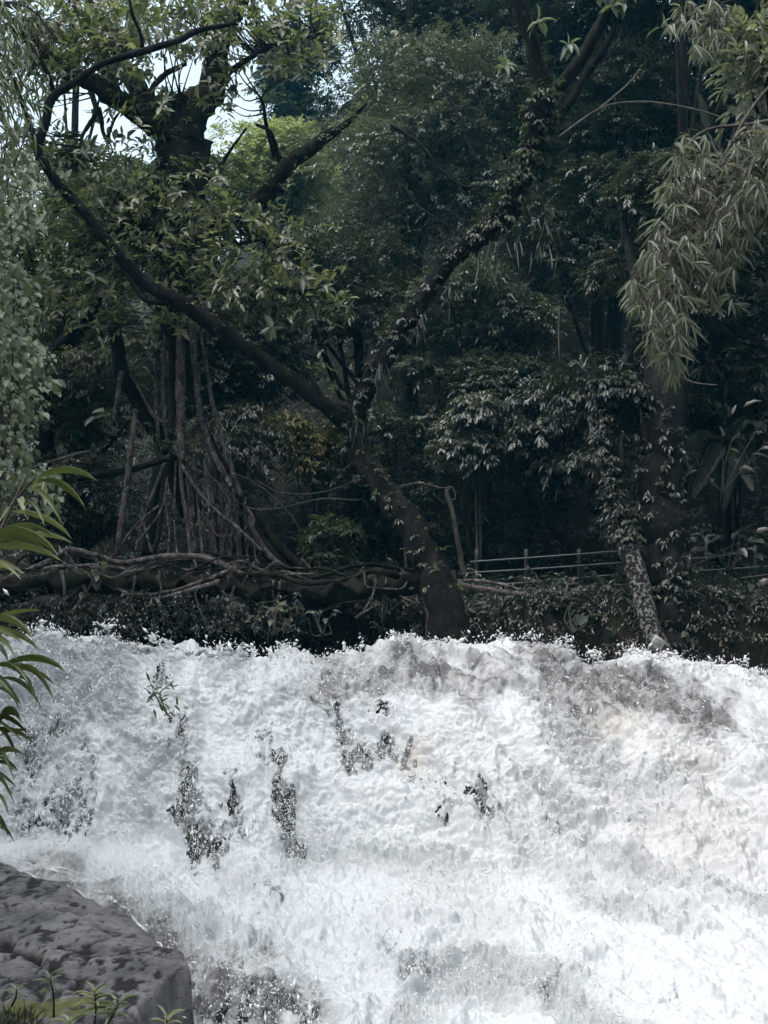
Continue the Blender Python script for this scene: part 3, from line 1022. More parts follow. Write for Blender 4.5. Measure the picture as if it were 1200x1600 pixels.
forest_tree('forest_tree', 'dark leafy tree right of the leaning tree fork, in the middle of the wood', 'tree', 740, 540, 36, 140, 120, 26, 3400, M_GREYLEAF, G_BACK, L=.16)
forest_tree('forest_tree', 'gloomy tree under the tip of the hanging bamboo', 'tree', 1110, 480, 37, 120, 150, 22, 2000, M_DARKLEAF, G_BACK, L=.2)
forest_tree('forest_tree', 'mid green tree behind the left creeper wall, under the sky gap', 'tree', 120, 400, 36, 150, 150, 26, 2800, M_MIDLEAF, G_BACK, L=.18)
forest_tree('forest_tree', 'grey green tree behind the cut stub and pale root, left of the fig trunk', 'tree', 130, 600, 34, 150, 130, 26, 3200, M_MIDLEAF, G_BACK, L=.18, Wr=.22, droop=.9)
forest_tree('forest_tree', 'dark tree behind the fig trunk prop roots', 'tree', 370, 560, 38, 120, 150, 24, 2800, M_DARKLEAF, G_BACK, L=.18)
forest_tree('forest_tree', 'bright yellow green tree beyond the crooked fig bough', 'tree', 408, 285, 54, 95, 90, 26, 2600, M_LIMELEAF, G_BACK, L=.24, span=.6, size=.4)
forest_tree('forest_tree', 'pale distant tree showing above the yellow green tree', 'tree', 462, 120, 64, 62, 100, 20, 1600, M_MIDLEAF, G_BACK, L=.3, span=.7)
forest_tree('forest_tree', 'loose tree behind the fig crown in the top left corner', 'tree', 120, 60, 46, 190, 70, 20, 420, M_MIDLEAF, G_BACK, L=.24, span=.6)
forest_tree('forest_tree', 'low tree behind the fig trunk under the sky gap', 'tree', 250, 330, 48, 180, 110, 26, 2400, M_MIDLEAF, G_BACK, L=.24, span=.5)
forest_tree('forest_tree', 'mid green tree behind the left edge creeper, beyond the crooked tree', 'tree', 40, 480, 42, 150, 200, 28, 2600, M_MIDLEAF, G_BACK, L=.22, span=.5)
# trees above and beside the frame that shade the bank
for (lab, px, py, Y, rx, ry) in [('tall tree beyond the top edge over the middle of the wood', 640, -240, 44, 260, 200), ('tall tree beyond the top edge over the right of the wood', 960, -220, 40, 240, 200),
                                 ('tall tree beyond the top right corner', 1260, -160, 38, 200, 240), ('tree off the right edge over the fence', 1400, 300, 34, 180, 300), ('overhanging tree above the big right trunk', 1060, -330, 31, 300, 150)]:
    forest_tree('forest_tree', lab, 'tree', px, py, Y, rx, ry, 26, 1500, M_DARKLEAF, G_BACK, L=.3, span=.8, size=.4)

for (lab, x_, y_, z_, rx, rz) in [('unseen tall shade tree beyond the left edge beside the fall', -13, 13, 15, 5, 5), ('unseen tall shade tree beyond the right edge beside the fall', 13.5, 15, 15, 5.5, 5), ('unseen tall shade tree high on the left bank beside the boulder', -12, 3, 16, 5, 5),
                              ('unseen tall shade tree high on the right bank below the fall', 12, 4, 15, 5, 5), ('unseen tall shade tree on the left bank above the fall', -14, 22, 15, 5, 6), ('unseen tall shade tree on the right bank above the fall', 15, 24, 15, 5, 6)]:  # unseen trees, added to hold sky light off the foam
    lob = [[x_ + rng.normal() * rx * .45, y_ + rng.normal() * rx * .5, z_ + rng.normal() * rz * .4, rx * .5, rx * .5, rx * .36] for _ in range(14)]
    forest_tree('bank_tree', lab, 'tree', 600 + x_ / y_ * F, 1000 - z_ / y_ * F, y_, 1, 1, 1, 1300, M_DARKLEAF, 'unseen shade trees added on the banks out of the frame', L=.4, span=1.0, seedlobes=lob, trunk_w=.5 * F / y_)

G_SHRUB = 'bushes on the terrace behind the root bridge'
for (lab, px, py, Y, rx, ry, k, n, mt, L, dr, Wr) in [
    ('rounded bush of drooping leaves right of the leaning trunk', 755, 690, 33.5, 75, 62, 16, 900, M_GREYLEAF, .19, .9, .36),
    ('dark bush of hanging leaves above the wire fence', 880, 690, 33, 90, 95, 18, 1000, M_DARKLEAF, .22, .9, .36),
    ('leafy bush around the top of the lichen trunk', 950, 640, 32, 75, 80, 14, 700, M_DARKLEAF, .22, .9, .36),
    ('yellowish bush glimpsed left of the leaning trunk base', 475, 700, 36, 45, 62, 12, 620, M_OLIVE, .18, .9, .4),
    ('small bush with pale leaves between the thick root and the leaning trunk', 520, 850, 33, 40, 50, 10, 360, M_MIDLEAF, .15, .5, .4),
    ('dark bush behind the prop roots', 350, 720, 35, 90, 110, 18, 1200, M_DARKLEAF, .17, .9, .25),
    ('dull bush in the hollow left of the prop roots', 110, 800, 32, 110, 90, 18, 1400, M_DARKLEAF, .13, .5, .45),
    ('dark bush low in the middle behind the leaning trunk', 620, 740, 36, 110, 120, 20, 1300, M_DARKLEAF, .17, .6, .4),
    ('dark bush with long hanging leaves in the right shade', 1130, 640, 33, 90, 75, 14, 480, M_DARKLEAF, .3, .9, .34),
    ('low bush at the right edge above the rapids', 1140, 970, 28.5, 90, 60, 16, 1100, M_DARKLEAF, .12, .4, .45),
    ('small bush beside the sign', 960, 970, 28.5, 50, 36, 10, 420, M_DARKLEAF, .12, .4, .45),
    ('small bush on the terrace behind the wire fence', 800, 810, 35, 80, 60, 12, 520, M_DARKLEAF, .17, .6, .4)]:
    forest_tree('bush', lab, 'bush', px, py, Y, rx, ry, k, n, mt, G_SHRUB, L=L, trunk_w=5, droop=dr, Wr=Wr, tmpl=LEAF8 if L > .17 else LEAF2)

# ---- leaf mass that covers the hill, the terrace and the bank face
n = 20000
hx = rng.uniform(-26, 30, n)
hy = 30.5 + 38 * rng.random(n) ** 1.4
hz = terrain_h(hx, hy)
pos = np.stack([hx, hy, hz + rng.uniform(0, 1, n) ** 2 * np.where(hy > 36, 2.2, .7)], -1)
out = np.array([0, -.5, .5]) + .8 * unit(n)
mb = MB()
leaves(mb, *[a for a in twigs(pos, out, 7, .5, .2, .42, .5, .6)][:5], LEAF2)
mb.build('undergrowth', M_DARKLEAF, None, smooth_shade=False, kind='stuff')
n = 2200
hx = rng.uniform(-10.5, 11, n)
tt = rng.random(n)
hy = bank_line(hx) + .1 + tt ** .5 * 1.3
hz = terrain_h(hx, hy) + rng.uniform(-.1, .12, n)
pos = np.stack([hx, hy, hz], -1)
out = np.array([0, -.8, -.1]) + .8 * unit(n)
mb = MB()
leaves(mb, *twigs(pos, out, 6, .3, .11, .45, .5, .6)[:5], LEAF2)
mb.build('bank_undergrowth', M_DARKLEAF, None, smooth_shade=False, kind='stuff')
# ================================================================ the fig tree with prop roots
YF = 30.0
fig = thing('fig_tree', P(285, 930, YF), 'large old fig tree on a cage of prop roots, crown across the top left', 'tree')


def limb_part(parent, name, pts, Y, mat, n=26, seg=10, lump=.16, freq=5, flute=0.0):
    m = MB()
    path, r = limb_px(pts, Y, n)
    path = path + .35 * r[:, None] * np.stack([perlin(path * 1.6 + 31 * k) for k in range(3)], -1)
    tube(m, path, r, seg, lump, freq, flute)
    m.build(name, mat, parent)
    return path, r


fl = {}
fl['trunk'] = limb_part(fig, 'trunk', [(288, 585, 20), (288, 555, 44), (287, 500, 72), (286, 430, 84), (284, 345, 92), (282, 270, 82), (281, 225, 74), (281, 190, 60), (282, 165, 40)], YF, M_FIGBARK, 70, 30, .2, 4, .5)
FIG_LIMBS = [
    [(285, 285, 30), (258, 215, 36), (225, 185, 33), (185, 155, 32), (140, 130, 28), (95, 108, 22), (60, 70, 16), (20, 30, 11)],
    [(282, 260, 30), (266, 200, 34), (240, 172, 27), (215, 140, 23), (195, 105, 22), (172, 60, 22), (150, 15, 18), (135, -40, 15)],
    [(284, 270, 50), (296, 200, 54), (318, 155, 46), (338, 100, 38), (352, 50, 32), (375, 0, 26), (395, -60, 20)],
    [(180, 150, 20), (165, 105, 20), (150, 60, 18), (120, 10, 14), (100, -40, 12)],
    [(300, 345, 40), (345, 345, 34), (390, 325, 30), (425, 290, 28), (450, 258, 25), (485, 232, 21), (522, 206, 15), (548, 186, 9), (575, 160, 3)],
    [(240, 172, 12), (238, 140, 10), (262, 115, 9), (290, 100, 7)],
    [(238, 160, 10), (222, 125, 8), (200, 100, 6), (190, 80, 5)],
    [(300, 190, 18), (285, 155, 16), (255, 165, 14)],
    [(440, 262, 9), (430, 225, 7), (420, 205, 6), (400, 195, 4)],
    [(428, 245, 7), (415, 190, 6), (412, 165, 5), (405, 150, 3)],
    [(300, 330, 12), (330, 280, 8), (360, 235, 5), (385, 200, 3)],
    [(160, 300, 5), (210, 330, 5), (260, 370, 7), (285, 400, 9)],
    [(350, 120, 10), (390, 90, 8), (430, 70, 6), (475, 60, 4), (500, 50, 3)],
    [(345, 90, 9), (320, 50, 7), (300, 10, 5), (290, -30, 4)],
    [(300, 420, 12), (360, 440, 8), (420, 450, 6), (480, 455, 4)],
    [(300, 380, 12), (350, 385, 8), (410, 375, 5), (470, 390, 3)],
    [(140, 135, 10), (150, 175, 8), (130, 210, 6), (128, 235, 4)],
    [(155, 170, 8), (165, 215, 6), (180, 185, 4), (200, 160, 3)]]
figlimbs = []
for i, pts in enumerate(FIG_LIMBS):
    yo = np.linspace(YF, YF + [-1.5, .8, 0.5, .8, -2.0, .3, 0, -.6, -1.6, -1.6, -1.5, -2, -1.5, 1.2, -2.6, -2.4, -1, -1][i], len(pts))
    figlimbs.append(limb_part(fig, 'limb', pts, yo, M_FIGBARK, 44, 11, .26, 6))

# strands of the lower trunk and the prop roots that fan out below
STR = [
    ([(258, 505, 10), (256, 560, 9), (256, 630, 9), (262, 690, 8)], -.35),
    ([(270, 495, 15), (268, 570, 15), (268, 640, 14), (266, 700, 12)], -.45),
    ([(284, 490, 20), (283, 560, 19), (283, 620, 18), (282, 670, 16), (285, 720, 12)], -.7),
    ([(300, 500, 16), (304, 560, 15), (309, 620, 14), (318, 670, 13), (336, 715, 13), (362, 760, 12)], -.75),
    ([(292, 510, 20), (296, 580, 20), (312, 650, 18), (340, 715, 20), (370, 765, 22), (398, 820, 26), (430, 868, 32), (480, 905, 26)], -.35),
    ([(312, 515, 8), (322, 570, 8), (330, 620, 8), (340, 660, 10), (358, 720, 10), (376, 775, 9)], -.8),
    ([(243, 560, 8), (244, 620, 7), (248, 690, 7)], -.2),
    ([(262, 690, 14), (246, 740, 22), (238, 800, 26), (232, 866, 30)], .1),
    ([(268, 700, 10), (256, 760, 10), (250, 820, 10), (240, 868, 12)], -.4),
    ([(293, 690, 11), (295, 750, 12), (299, 810, 13), (303, 868, 15)], -.5),
    ([(258, 720, 7), (228, 800, 6), (212, 862, 6)], -.6),
    ([(382, 770, 14), (412, 820, 16), (450, 868, 18), (500, 908, 14)], -.6),
    ([(282, 700, 9), (284, 760, 8), (293, 820, 8), (297, 866, 8)], -.8),
    ([(304, 700, 6), (307, 760, 6), (313, 820, 6), (316, 870, 5)], -.7),
    ([(270, 690, 7), (292, 740, 7), (330, 790, 7), (372, 826, 7), (410, 862, 7)], -1.0),
    ([(385, 800, 8), (400, 838, 10), (425, 872, 12), (455, 900, 10)], -.8),
    ([(340, 790, 5), (344, 830, 5), (350, 868, 5), (354, 900, 4)], -.8), ([(348, 770, 4), (347, 830, 4), (346, 890, 4)], -.7),
    ([(358, 760, 5), (362, 820, 5), (360, 885, 5)], -.6), ([(372, 770, 5), (370, 830, 5), (374, 895, 5)], -.65), ([(380, 790, 5), (384, 850, 4), (392, 895, 4)], -.6),
    ([(330, 740, 4), (332, 800, 4), (334, 880, 4)], -.5), ([(366, 790, 4), (352, 840, 4), (342, 890, 4)], -.85), ([(396, 840, 4), (400, 880, 4), (404, 905, 4)], -.9),
    ([(222, 790, 5), (228, 830, 5), (238, 864, 5)], -.8), ([(262, 745, 4), (250, 800, 4), (212, 850, 4)], -.9), ([(248, 790, 5), (222, 812, 5), (196, 842, 6), (186, 862, 6)], -.9),
    ([(275, 720, 4), (272, 800, 4), (276, 866, 4)], -.9), ([(258, 780, 5), (264, 830, 4), (262, 868, 4)], -1.0), ([(322, 800, 4), (338, 835, 4), (362, 838, 3)], -.9),
    ([(250, 540, 6), (222, 570, 6), (207, 582, 7)], -.5), ([(205, 584, 6), (222, 616, 6), (240, 650, 7), (256, 660, 6)], -.7)]
for pts, dy in STR:
    yo = YF + dy + np.linspace(0, -.5, len(pts)) * .8
    dark_ = pts[0][0] in (270, 292, 262, 268, 382) and pts[0][2] > 9
    pts = [(a, b, c * .8) for a, b, c in pts]
    limb_part(fig, 'prop_root', pts, yo, M_FIGBARK if dark_ else M_ROOT, 40, 8, .34, 8)

for i in range(20):
    x0, y0 = rng.uniform(318, 400), 0
    y0 = 690 + (x0 - 318) * 1.1 + rng.uniform(0, 40)
    x1 = x0 + rng.normal() * 14
    y1 = rng.uniform(862, 900)
    w0 = rng.uniform(2.5, 5)
    pts = [(x0 + (x1 - x0) * u ** 1.4 + rng.normal() * 4, y0 + (y1 - y0) * u, w0) for u in np.linspace(0, 1, 6)]
    limb_part(fig, 'prop_root', pts, YF - rng.uniform(.4, 1.2), M_ROOT, 22, 5, .3, 9)

kn = np.array([P(rng.normal(285, 26), rng.normal(690, 18), YF - .9) for _ in range(70)])
m = MB()
leaves(m, *twigs(kn, unit(70) + np.array([0, -.5, .2]), 6, .22, .12, .4, .6, .7)[:5], LEAF2)
m.build('epiphytes', M_FIGLEAF, fig, smooth_shade=False, kind='stuff')

# rosettes of leathery leaves at the twig ends
figtw = []
zones = [  # px, py, rx, ry, how many, nearest and farthest distance
    (120, 60, 110, 70, 190, 28.5, 31), (270, 30, 110, 60, 200, 28.0, 31), (465, 50, 70, 70, 100, 27.8, 30), (335, 120, 40, 60, 26, 28, 30), (215, 150, 50, 50, 30, 28, 30), (385, 20, 60, 40, 60, 28, 30), (40, 130, 60, 120, 70, 28, 30),
    (150, 300, 90, 80, 150, 27.8, 30), (215, 370, 120, 90, 160, 27.4, 29.5), (380, 400, 110, 90, 190, 27.2, 29), (300, 300, 60, 60, 50, 28, 29),
    (450, 460, 80, 60, 60, 27.2, 28.5), (130, 430, 80, 80, 130, 28, 30), (330, 470, 110, 50, 90, 27.3, 28.6), (180, 180, 130, 70, 40, 29, 31), (60, 250, 70, 60, 60, 28, 30)]
for zx, zy, zrx, zry, k, y0, y1 in zones:
    k = int(k * .8)
    a = rng.random(k) * 2 * np.pi
    r = np.sqrt(rng.random(k))
    for i in range(k):
        figtw.append(P(zx + zrx * r[i] * math.cos(a[i]), zy + zry * r[i] * math.sin(a[i]), rng.uniform(y0, y1)))
for (zx, zy) in [(520, 426), (522, 355), (470, 395), (490, 452), (540, 460), (545, 478), (425, 512), (430, 470), (360, 410), (515, 600), (500, 548), (495, 570), (515, 480), (538, 492)]:
    figtw.append(P(zx, zy, 27.2))
figtw = np.array(figtw)
nt_ = len(figtw)
per = 7
k = np.arange(per)
axis = np.array([0, -.35, .5]) + .65 * unit(nt_)
axis /= np.linalg.norm(axis, axis=1)[:, None]
e1 = np.cross(axis, unit(nt_))
e1 /= np.linalg.norm(e1, axis=1)[:, None]
e2 = np.cross(axis, e1)
an = k * 2.4
dirs = e1[:, None] * np.cos(an)[None, :, None] + e2[:, None] * np.sin(an)[None, :, None] + axis[:, None] * (.15 + .09 * k)[None, :, None] - np.array([0, 0, .22])
dirs = dirs.reshape(-1, 3) + .45 * unit(nt_ * per)
nrm = np.repeat(axis, per, 0) + .3 * unit(nt_ * per)
pos = np.repeat(figtw, per, 0) + (axis[:, None] * (rng.uniform(-.22, .05, (nt_, per)) * .9)[:, :, None]).reshape(-1, 3)
Lf = rng.uniform(.13, .34, nt_ * per) * np.repeat(rng.uniform(.65, 1.15, nt_), per)
Wf = Lf * rng.uniform(.34, .44, nt_ * per)
order = np.argsort(pos[:, 1] - Lf * 6)
first, rest = order[:300], order[300:]
m = MB()
leaves(m, pos[rest], dirs[rest], nrm[rest], Lf[rest], Wf[rest], LEAF8)
zs = rng.integers(0, nt_, 320)
leaves(m, *twigs(figtw[zs] + .5 * unit(320), np.array([0, -.3, 0]) + unit(320), 8, .6, .22, .4, .55, .7)[:5], LEAF8)
m.build('crown', M_FIGLEAF, fig, kind='stuff')


def leaf_mesh(name, mat, tmpl=LEAF8, rnds=(.1, .4, .7, .95)):
    out = []
    for v in rnds:
        T, fs = tmpl
        me = mesh(name, T, fs, {'rnd': np.full(len(T), v)})
        me.materials.append(mat)
        out.append(me)
    return out


leaf_parts(fig, 'leaf', leaf_mesh('fig_leaf', M_FIGLEAF), pos[first], dirs[first], nrm[first], Lf[first], Wf[first])
# twigs that carry the rosettes: from each rosette back to the nearest limb
lp = np.concatenate([a for a, _ in figlimbs] + [fl['trunk'][0]])
m = MB()
for q_ in figtw[::2]:
    j = np.argmin(((lp - q_) ** 2).sum(1) + rng.random(len(lp)) * .6)
    e = lp[j]
    if np.linalg.norm(e - q_) > 4.5:
        continue
    mid_ = (q_ + e) / 2 + rng.normal(size=3) * .12 + np.array([0, 0, -.12])
    tube(m, spline(np.array([e, mid_, q_]), 7), np.linspace(.022, .006, 7), 4, 0, cap=False)
m.build('twigs', M_FIGBARK, fig, kind='stuff')
# small ferns and moss sprays along the boughs
def epiphytes(parent, name, path, r, n, mat, L=.14, droop=.6, upbias=.7, tmpl=LEAF2, per=6, Wr=.35, span=.18):
    i = rng.integers(0, len(path), n)
    u = unit(n) + np.array([0, -.4, upbias])
    u /= np.linalg.norm(u, axis=1)[:, None]
    p = path[i] + u * r[i][:, None] * .95 + rng.normal(0, .05, (n, 3))
    m = MB()
    leaves(m, *twigs(p, u, per, span, L, Wr, droop, .7)[:5], tmpl)
    return m.build(name, mat, parent, smooth_shade=False, kind='stuff')


epiphytes(fig, 'epiphytes', *fl['trunk'], 260, M_FIGLEAF, .13)
for a in (0, 4):
    epiphytes(fig, 'epiphytes', *figlimbs[a], 110, M_FIGLEAF, .10)

# ================================================================ the leaning forked tree
YL = 28.0
lean = thing('leaning_tree', P(695, 960, 25.9), 'leaning mossy tree forking low into two long boughs over the root bridge', 'tree')
thin_ = lambda l, k: [(a, b, c * k) for a, b, c in l]
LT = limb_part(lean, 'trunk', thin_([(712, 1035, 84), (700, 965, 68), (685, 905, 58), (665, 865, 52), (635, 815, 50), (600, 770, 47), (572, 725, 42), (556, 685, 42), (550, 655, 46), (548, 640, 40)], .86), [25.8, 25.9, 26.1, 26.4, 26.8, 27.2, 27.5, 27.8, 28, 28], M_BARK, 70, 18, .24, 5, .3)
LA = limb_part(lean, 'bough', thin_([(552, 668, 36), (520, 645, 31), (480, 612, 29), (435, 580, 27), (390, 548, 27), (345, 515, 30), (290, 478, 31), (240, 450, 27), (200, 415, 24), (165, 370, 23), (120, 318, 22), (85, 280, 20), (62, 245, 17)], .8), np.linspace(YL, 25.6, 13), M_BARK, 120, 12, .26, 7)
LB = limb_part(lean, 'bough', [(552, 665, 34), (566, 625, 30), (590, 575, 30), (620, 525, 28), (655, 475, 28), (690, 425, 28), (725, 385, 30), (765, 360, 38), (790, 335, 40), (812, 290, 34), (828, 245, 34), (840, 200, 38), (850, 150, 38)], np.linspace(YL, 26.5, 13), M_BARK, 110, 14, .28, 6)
SUBS = [[(850, 160, 34), (846, 120, 26), (832, 70, 25), (818, 25, 24), (805, -20, 22), (795, -70, 20)],
        [(850, 165, 30), (872, 135, 22), (900, 105, 21), (925, 65, 20), (950, 20, 18), (975, -30, 16)],
        [(835, 225, 20), (870, 190, 16), (895, 150, 14), (925, 105, 13), (948, 70, 11), (965, 35, 8)],
        [(62, 250, 15), (60, 225, 14), (72, 190, 14), (82, 150, 14), (120, 125, 11), (165, 98, 10), (225, 80, 11), (275, 65, 10), (310, 48, 9), (370, 35, 6)],
        [(70, 255, 10), (45, 190, 9), (35, 160, 8), (22, 120, 7)],
        [(84, 145, 8), (74, 115, 8), (60, 80, 7), (58, 20, 6)],
        [(222, 80, 8), (220, 55, 6), (207, 20, 5), (200, -20, 4)],
        [(300, 490, 14), (340, 490, 10), (365, 530, 9), (380, 545, 8)],
        [(550, 655, 12), (540, 635, 12), (510, 632, 10), (498, 612, 8), (470, 560, 5)],
        [(270, 470, 16), (230, 470, 9), (205, 440, 7), (180, 405, 5)]]
lsub = [limb_part(lean, 'limb', s, np.linspace(YL - 1, YL - 1.6, len(s)) if i < 3 else np.linspace(25.7, 25.2, len(s)) if i in (3, 4, 5, 6) else YL - .8, M_BARK, 26, 9) for i, s in enumerate(SUBS)]
epiphytes(lean, 'epiphytes', *LB, 210, M_DARKLEAF, .15, .8, .5)
epiphytes(lean, 'epiphytes', LB[0][66:], LB[1][66:], 200, M_MIDLEAF, .16, .9, .2)
epiphytes(lean, 'epiphytes', LT[0][4:], LT[1][4:], 90, M_MIDLEAF, .15, .7, .7)
epiphytes(lean, 'epiphytes', *LA, 60, M_FIGLEAF, .11, .5, .8)
# clumps of hanging strap fern and beards of roots under the right bough
for (cx, cy, k, ln, rx, mt) in [(600, 575, 16, .6, 8, M_DARKLEAF), (768, 405, 22, .8, 14, M_MIDLEAF), (660, 500, 12, .45, 6, M_ROOT), (700, 455, 10, .45, 10, M_DARKLEAF), (815, 380, 26, .7, 26, M_DARKLEAF), (850, 335, 18, .5, 14, M_MIDLEAF), (560, 660, 12, .45, 8, M_DARKLEAF)]:
    yy = 26.6 if cx > 640 else 27.4
    pp = np.array([P(cx + rng.normal() * rx, cy + rng.normal() * 7, yy + rng.normal() * .1) for _ in range(k)])
    dd = np.array([0, 0, -1.0]) + .42 * unit(k)
    m = MB()
    leaves(m, pp, dd, np.array([0, -1.0, 0]) + .5 * unit(k), ln * rng.uniform(.3, 1.2, k), .028, blade(5, .05, .1))
    m.build('hanging_fern', mt, lean, kind='stuff')
# leaves above the fork
m = MB()
for (cx, cy) in [(955, 10), (975, 5), (890, 70), (785, 100), (840, 35), (790, 112), (1035, 42), (985, -10), (930, -15)]:
    c = P(cx, cy, 26.3)
    k = 9
    leaves(m, c + .04 * unit(k), unit(k) + [0, -.2, -.1], unit(k) * .5 + [0, -.4, .8], rng.uniform(.25, .42, k), .13, LEAF8)
m.build('leaves', M_PALELEAF, lean, kind='stuff')

# ================================================================ other trunks
t = thing('cut_tree', P(215, 700, 31), 'sawn-off leaning stub with a flat top left of the fig trunk', 'tree stub')
limb_part(t, 'trunk', [(300, 800, 40), (262, 700, 34), (235, 655, 30), (205, 610, 27), (188, 570, 24), (181, 535, 22), (178, 508, 21)], np.linspace(31, 29.8, 7), M_BARK, 30, 12, .12, 4)
t = thing('crooked_tree', P(70, 820, 33), 'crooked dark tree left of the stub whose fork reaches up right', 'tree')
limb_part(t, 'trunk', [(60, 880, 30), (66, 760, 28), (74, 660, 27), (82, 580, 28), (95, 540, 32)], 33, M_BARK, 26, 12, .15, 4)
limb_part(t, 'limb', [(92, 550, 28), (118, 520, 25), (140, 490, 22), (160, 462, 20), (178, 440, 15), (200, 405, 10)], np.linspace(33, 31.5, 6), M_BARK, 22, 10)
limb_part(t, 'limb', [(95, 540, 18), (88, 505, 16), (82, 470, 15), (75, 420, 12)], 33, M_BARK, 16, 10)
t = thing('buttressed_tree', P(1040, 1020, 26.2), 'massive dark trunk with spreading foot behind the tilted sign', 'tree')
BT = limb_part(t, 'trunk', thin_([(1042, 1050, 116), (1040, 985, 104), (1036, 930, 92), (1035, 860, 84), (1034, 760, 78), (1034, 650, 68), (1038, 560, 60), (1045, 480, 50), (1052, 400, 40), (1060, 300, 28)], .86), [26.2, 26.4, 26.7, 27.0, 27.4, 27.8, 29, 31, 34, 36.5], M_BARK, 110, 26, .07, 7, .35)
limb_part(t, 'limb', [(1040, 560, 40), (1010, 480, 26), (985, 400, 16), (970, 320, 10)], np.linspace(28.6, 32, 4), M_BARK, 24, 9)
crown_part(t, lobes_px(1055, 400, 31.5, 110, 150, 22, .34), 1700, M_DARKLEAF, 9, .4, .18, .42, .7)
epiphytes(t, 'ivy', BT[0][4:60], BT[1][4:60], 420, M_DARKLEAF, .16, .9, .0, per=7)
t = thing('lichen_tree', P(1036, 1030, 25.5), 'leaning trunk patched with white lichen in front of the massive trunk', 'tree')
limb_part(t, 'trunk', [(1036, 1032, 34), (1020, 985, 31), (1004, 935, 31), (990, 885, 33), (978, 850, 33)], np.linspace(25.5, 26.5, 5), M_LICHEN, 40, 14, .1, 6)
LC = limb_part(t, 'upper_trunk', [(981, 858, 32), (970, 825, 32), (960, 790, 29), (950, 740, 26), (940, 680, 22), (935, 620, 16), (930, 560, 9)], np.linspace(26.4, 28, 7), M_BARK, 40, 12, .15, 6)
limb_part(t, 'limb', [(958, 780, 14), (930, 700, 10), (922, 650, 7)], [26.9, 27.4, 27.6], M_LICHEN, 16, 8)
crown_part(t, lobes_px(925, 650, 28.4, 70, 120, 14, .34), 620, M_DARKLEAF, 8, .4, .2, .36, .9, .5, LEAF8)
epiphytes(t, 'ivy', LC[0][2:36], LC[1][2:36], 300, M_DARKLEAF, .15, .9, .1, per=7)

G_STEM = 'thin bare stems in the shade'
for lab, pts, Y, mt in [
    ('thin pale bare stem bent at its top, right of the leaning trunk', [(727, 905, 9), (716, 850, 8), (708, 805, 8), (698, 770, 7), (706, 762, 5)], 32, M_PALESTEM),
    ('slender dark stem right of the pale bent stem', [(748, 900, 7), (734, 850, 8), (724, 800, 7), (715, 755, 5)], 33, M_BARK),
    ('straight thin stem just left of the rounded bush foot', [(746, 880, 4), (744, 800, 4), (742, 750, 4)], 33.4, M_PALESTEM),
    ('straight thin stem under the rounded bush', [(751, 880, 4), (750, 800, 4), (752, 750, 3)], 33.6, M_PALESTEM),
    ('short pale stem left of the leaning trunk foot', [(635, 910, 6), (634, 880, 5), (633, 850, 4)], 31, M_PALESTEM),
    ('bare slanting stem crossing the dark above the wire fence', [(885, 850, 9), (850, 810, 9), (820, 765, 9), (800, 740, 8)], 33.5, M_BARK),
    ('pale slanting stem among leaves above the lichen trunk', [(958, 730, 8), (945, 690, 8), (930, 655, 7)], 27.8, M_PALESTEM),
    ('short pale stem right of the slanting one above the lichen trunk', [(972, 730, 7), (970, 700, 8), (972, 680, 5)], 27.8, M_PALESTEM),
    ('light pole-like aerial root leaning left of the fig trunk', [(183, 868, 10), (192, 800, 9), (200, 740, 9), (207, 680, 9), (212, 640, 8)], 28.6, M_ROOT),
    ('thin pale root propped against the sawn stub', [(179, 655, 6), (184, 615, 7), (190, 580, 8)], 29.2, M_ROOT),
    ('dark fallen branch lying level across the left prop roots', [(120, 748, 11), (165, 742, 12), (210, 732, 11), (255, 720, 8), (280, 712, 5)], 29.0, M_BARK),
    ('thin twig lying above the fallen branch at the left', [(0, 748, 4), (60, 728, 4), (110, 712, 4), (140, 705, 3)], 28.4, M_PALESTEM)]:
    t = thing('bare_stem', P(pts[0][0], pts[0][1], Y), lab, 'stem', G_STEM)
    limb_part(t, 'stem', pts, Y, mt, 18, 7, .12, 8)

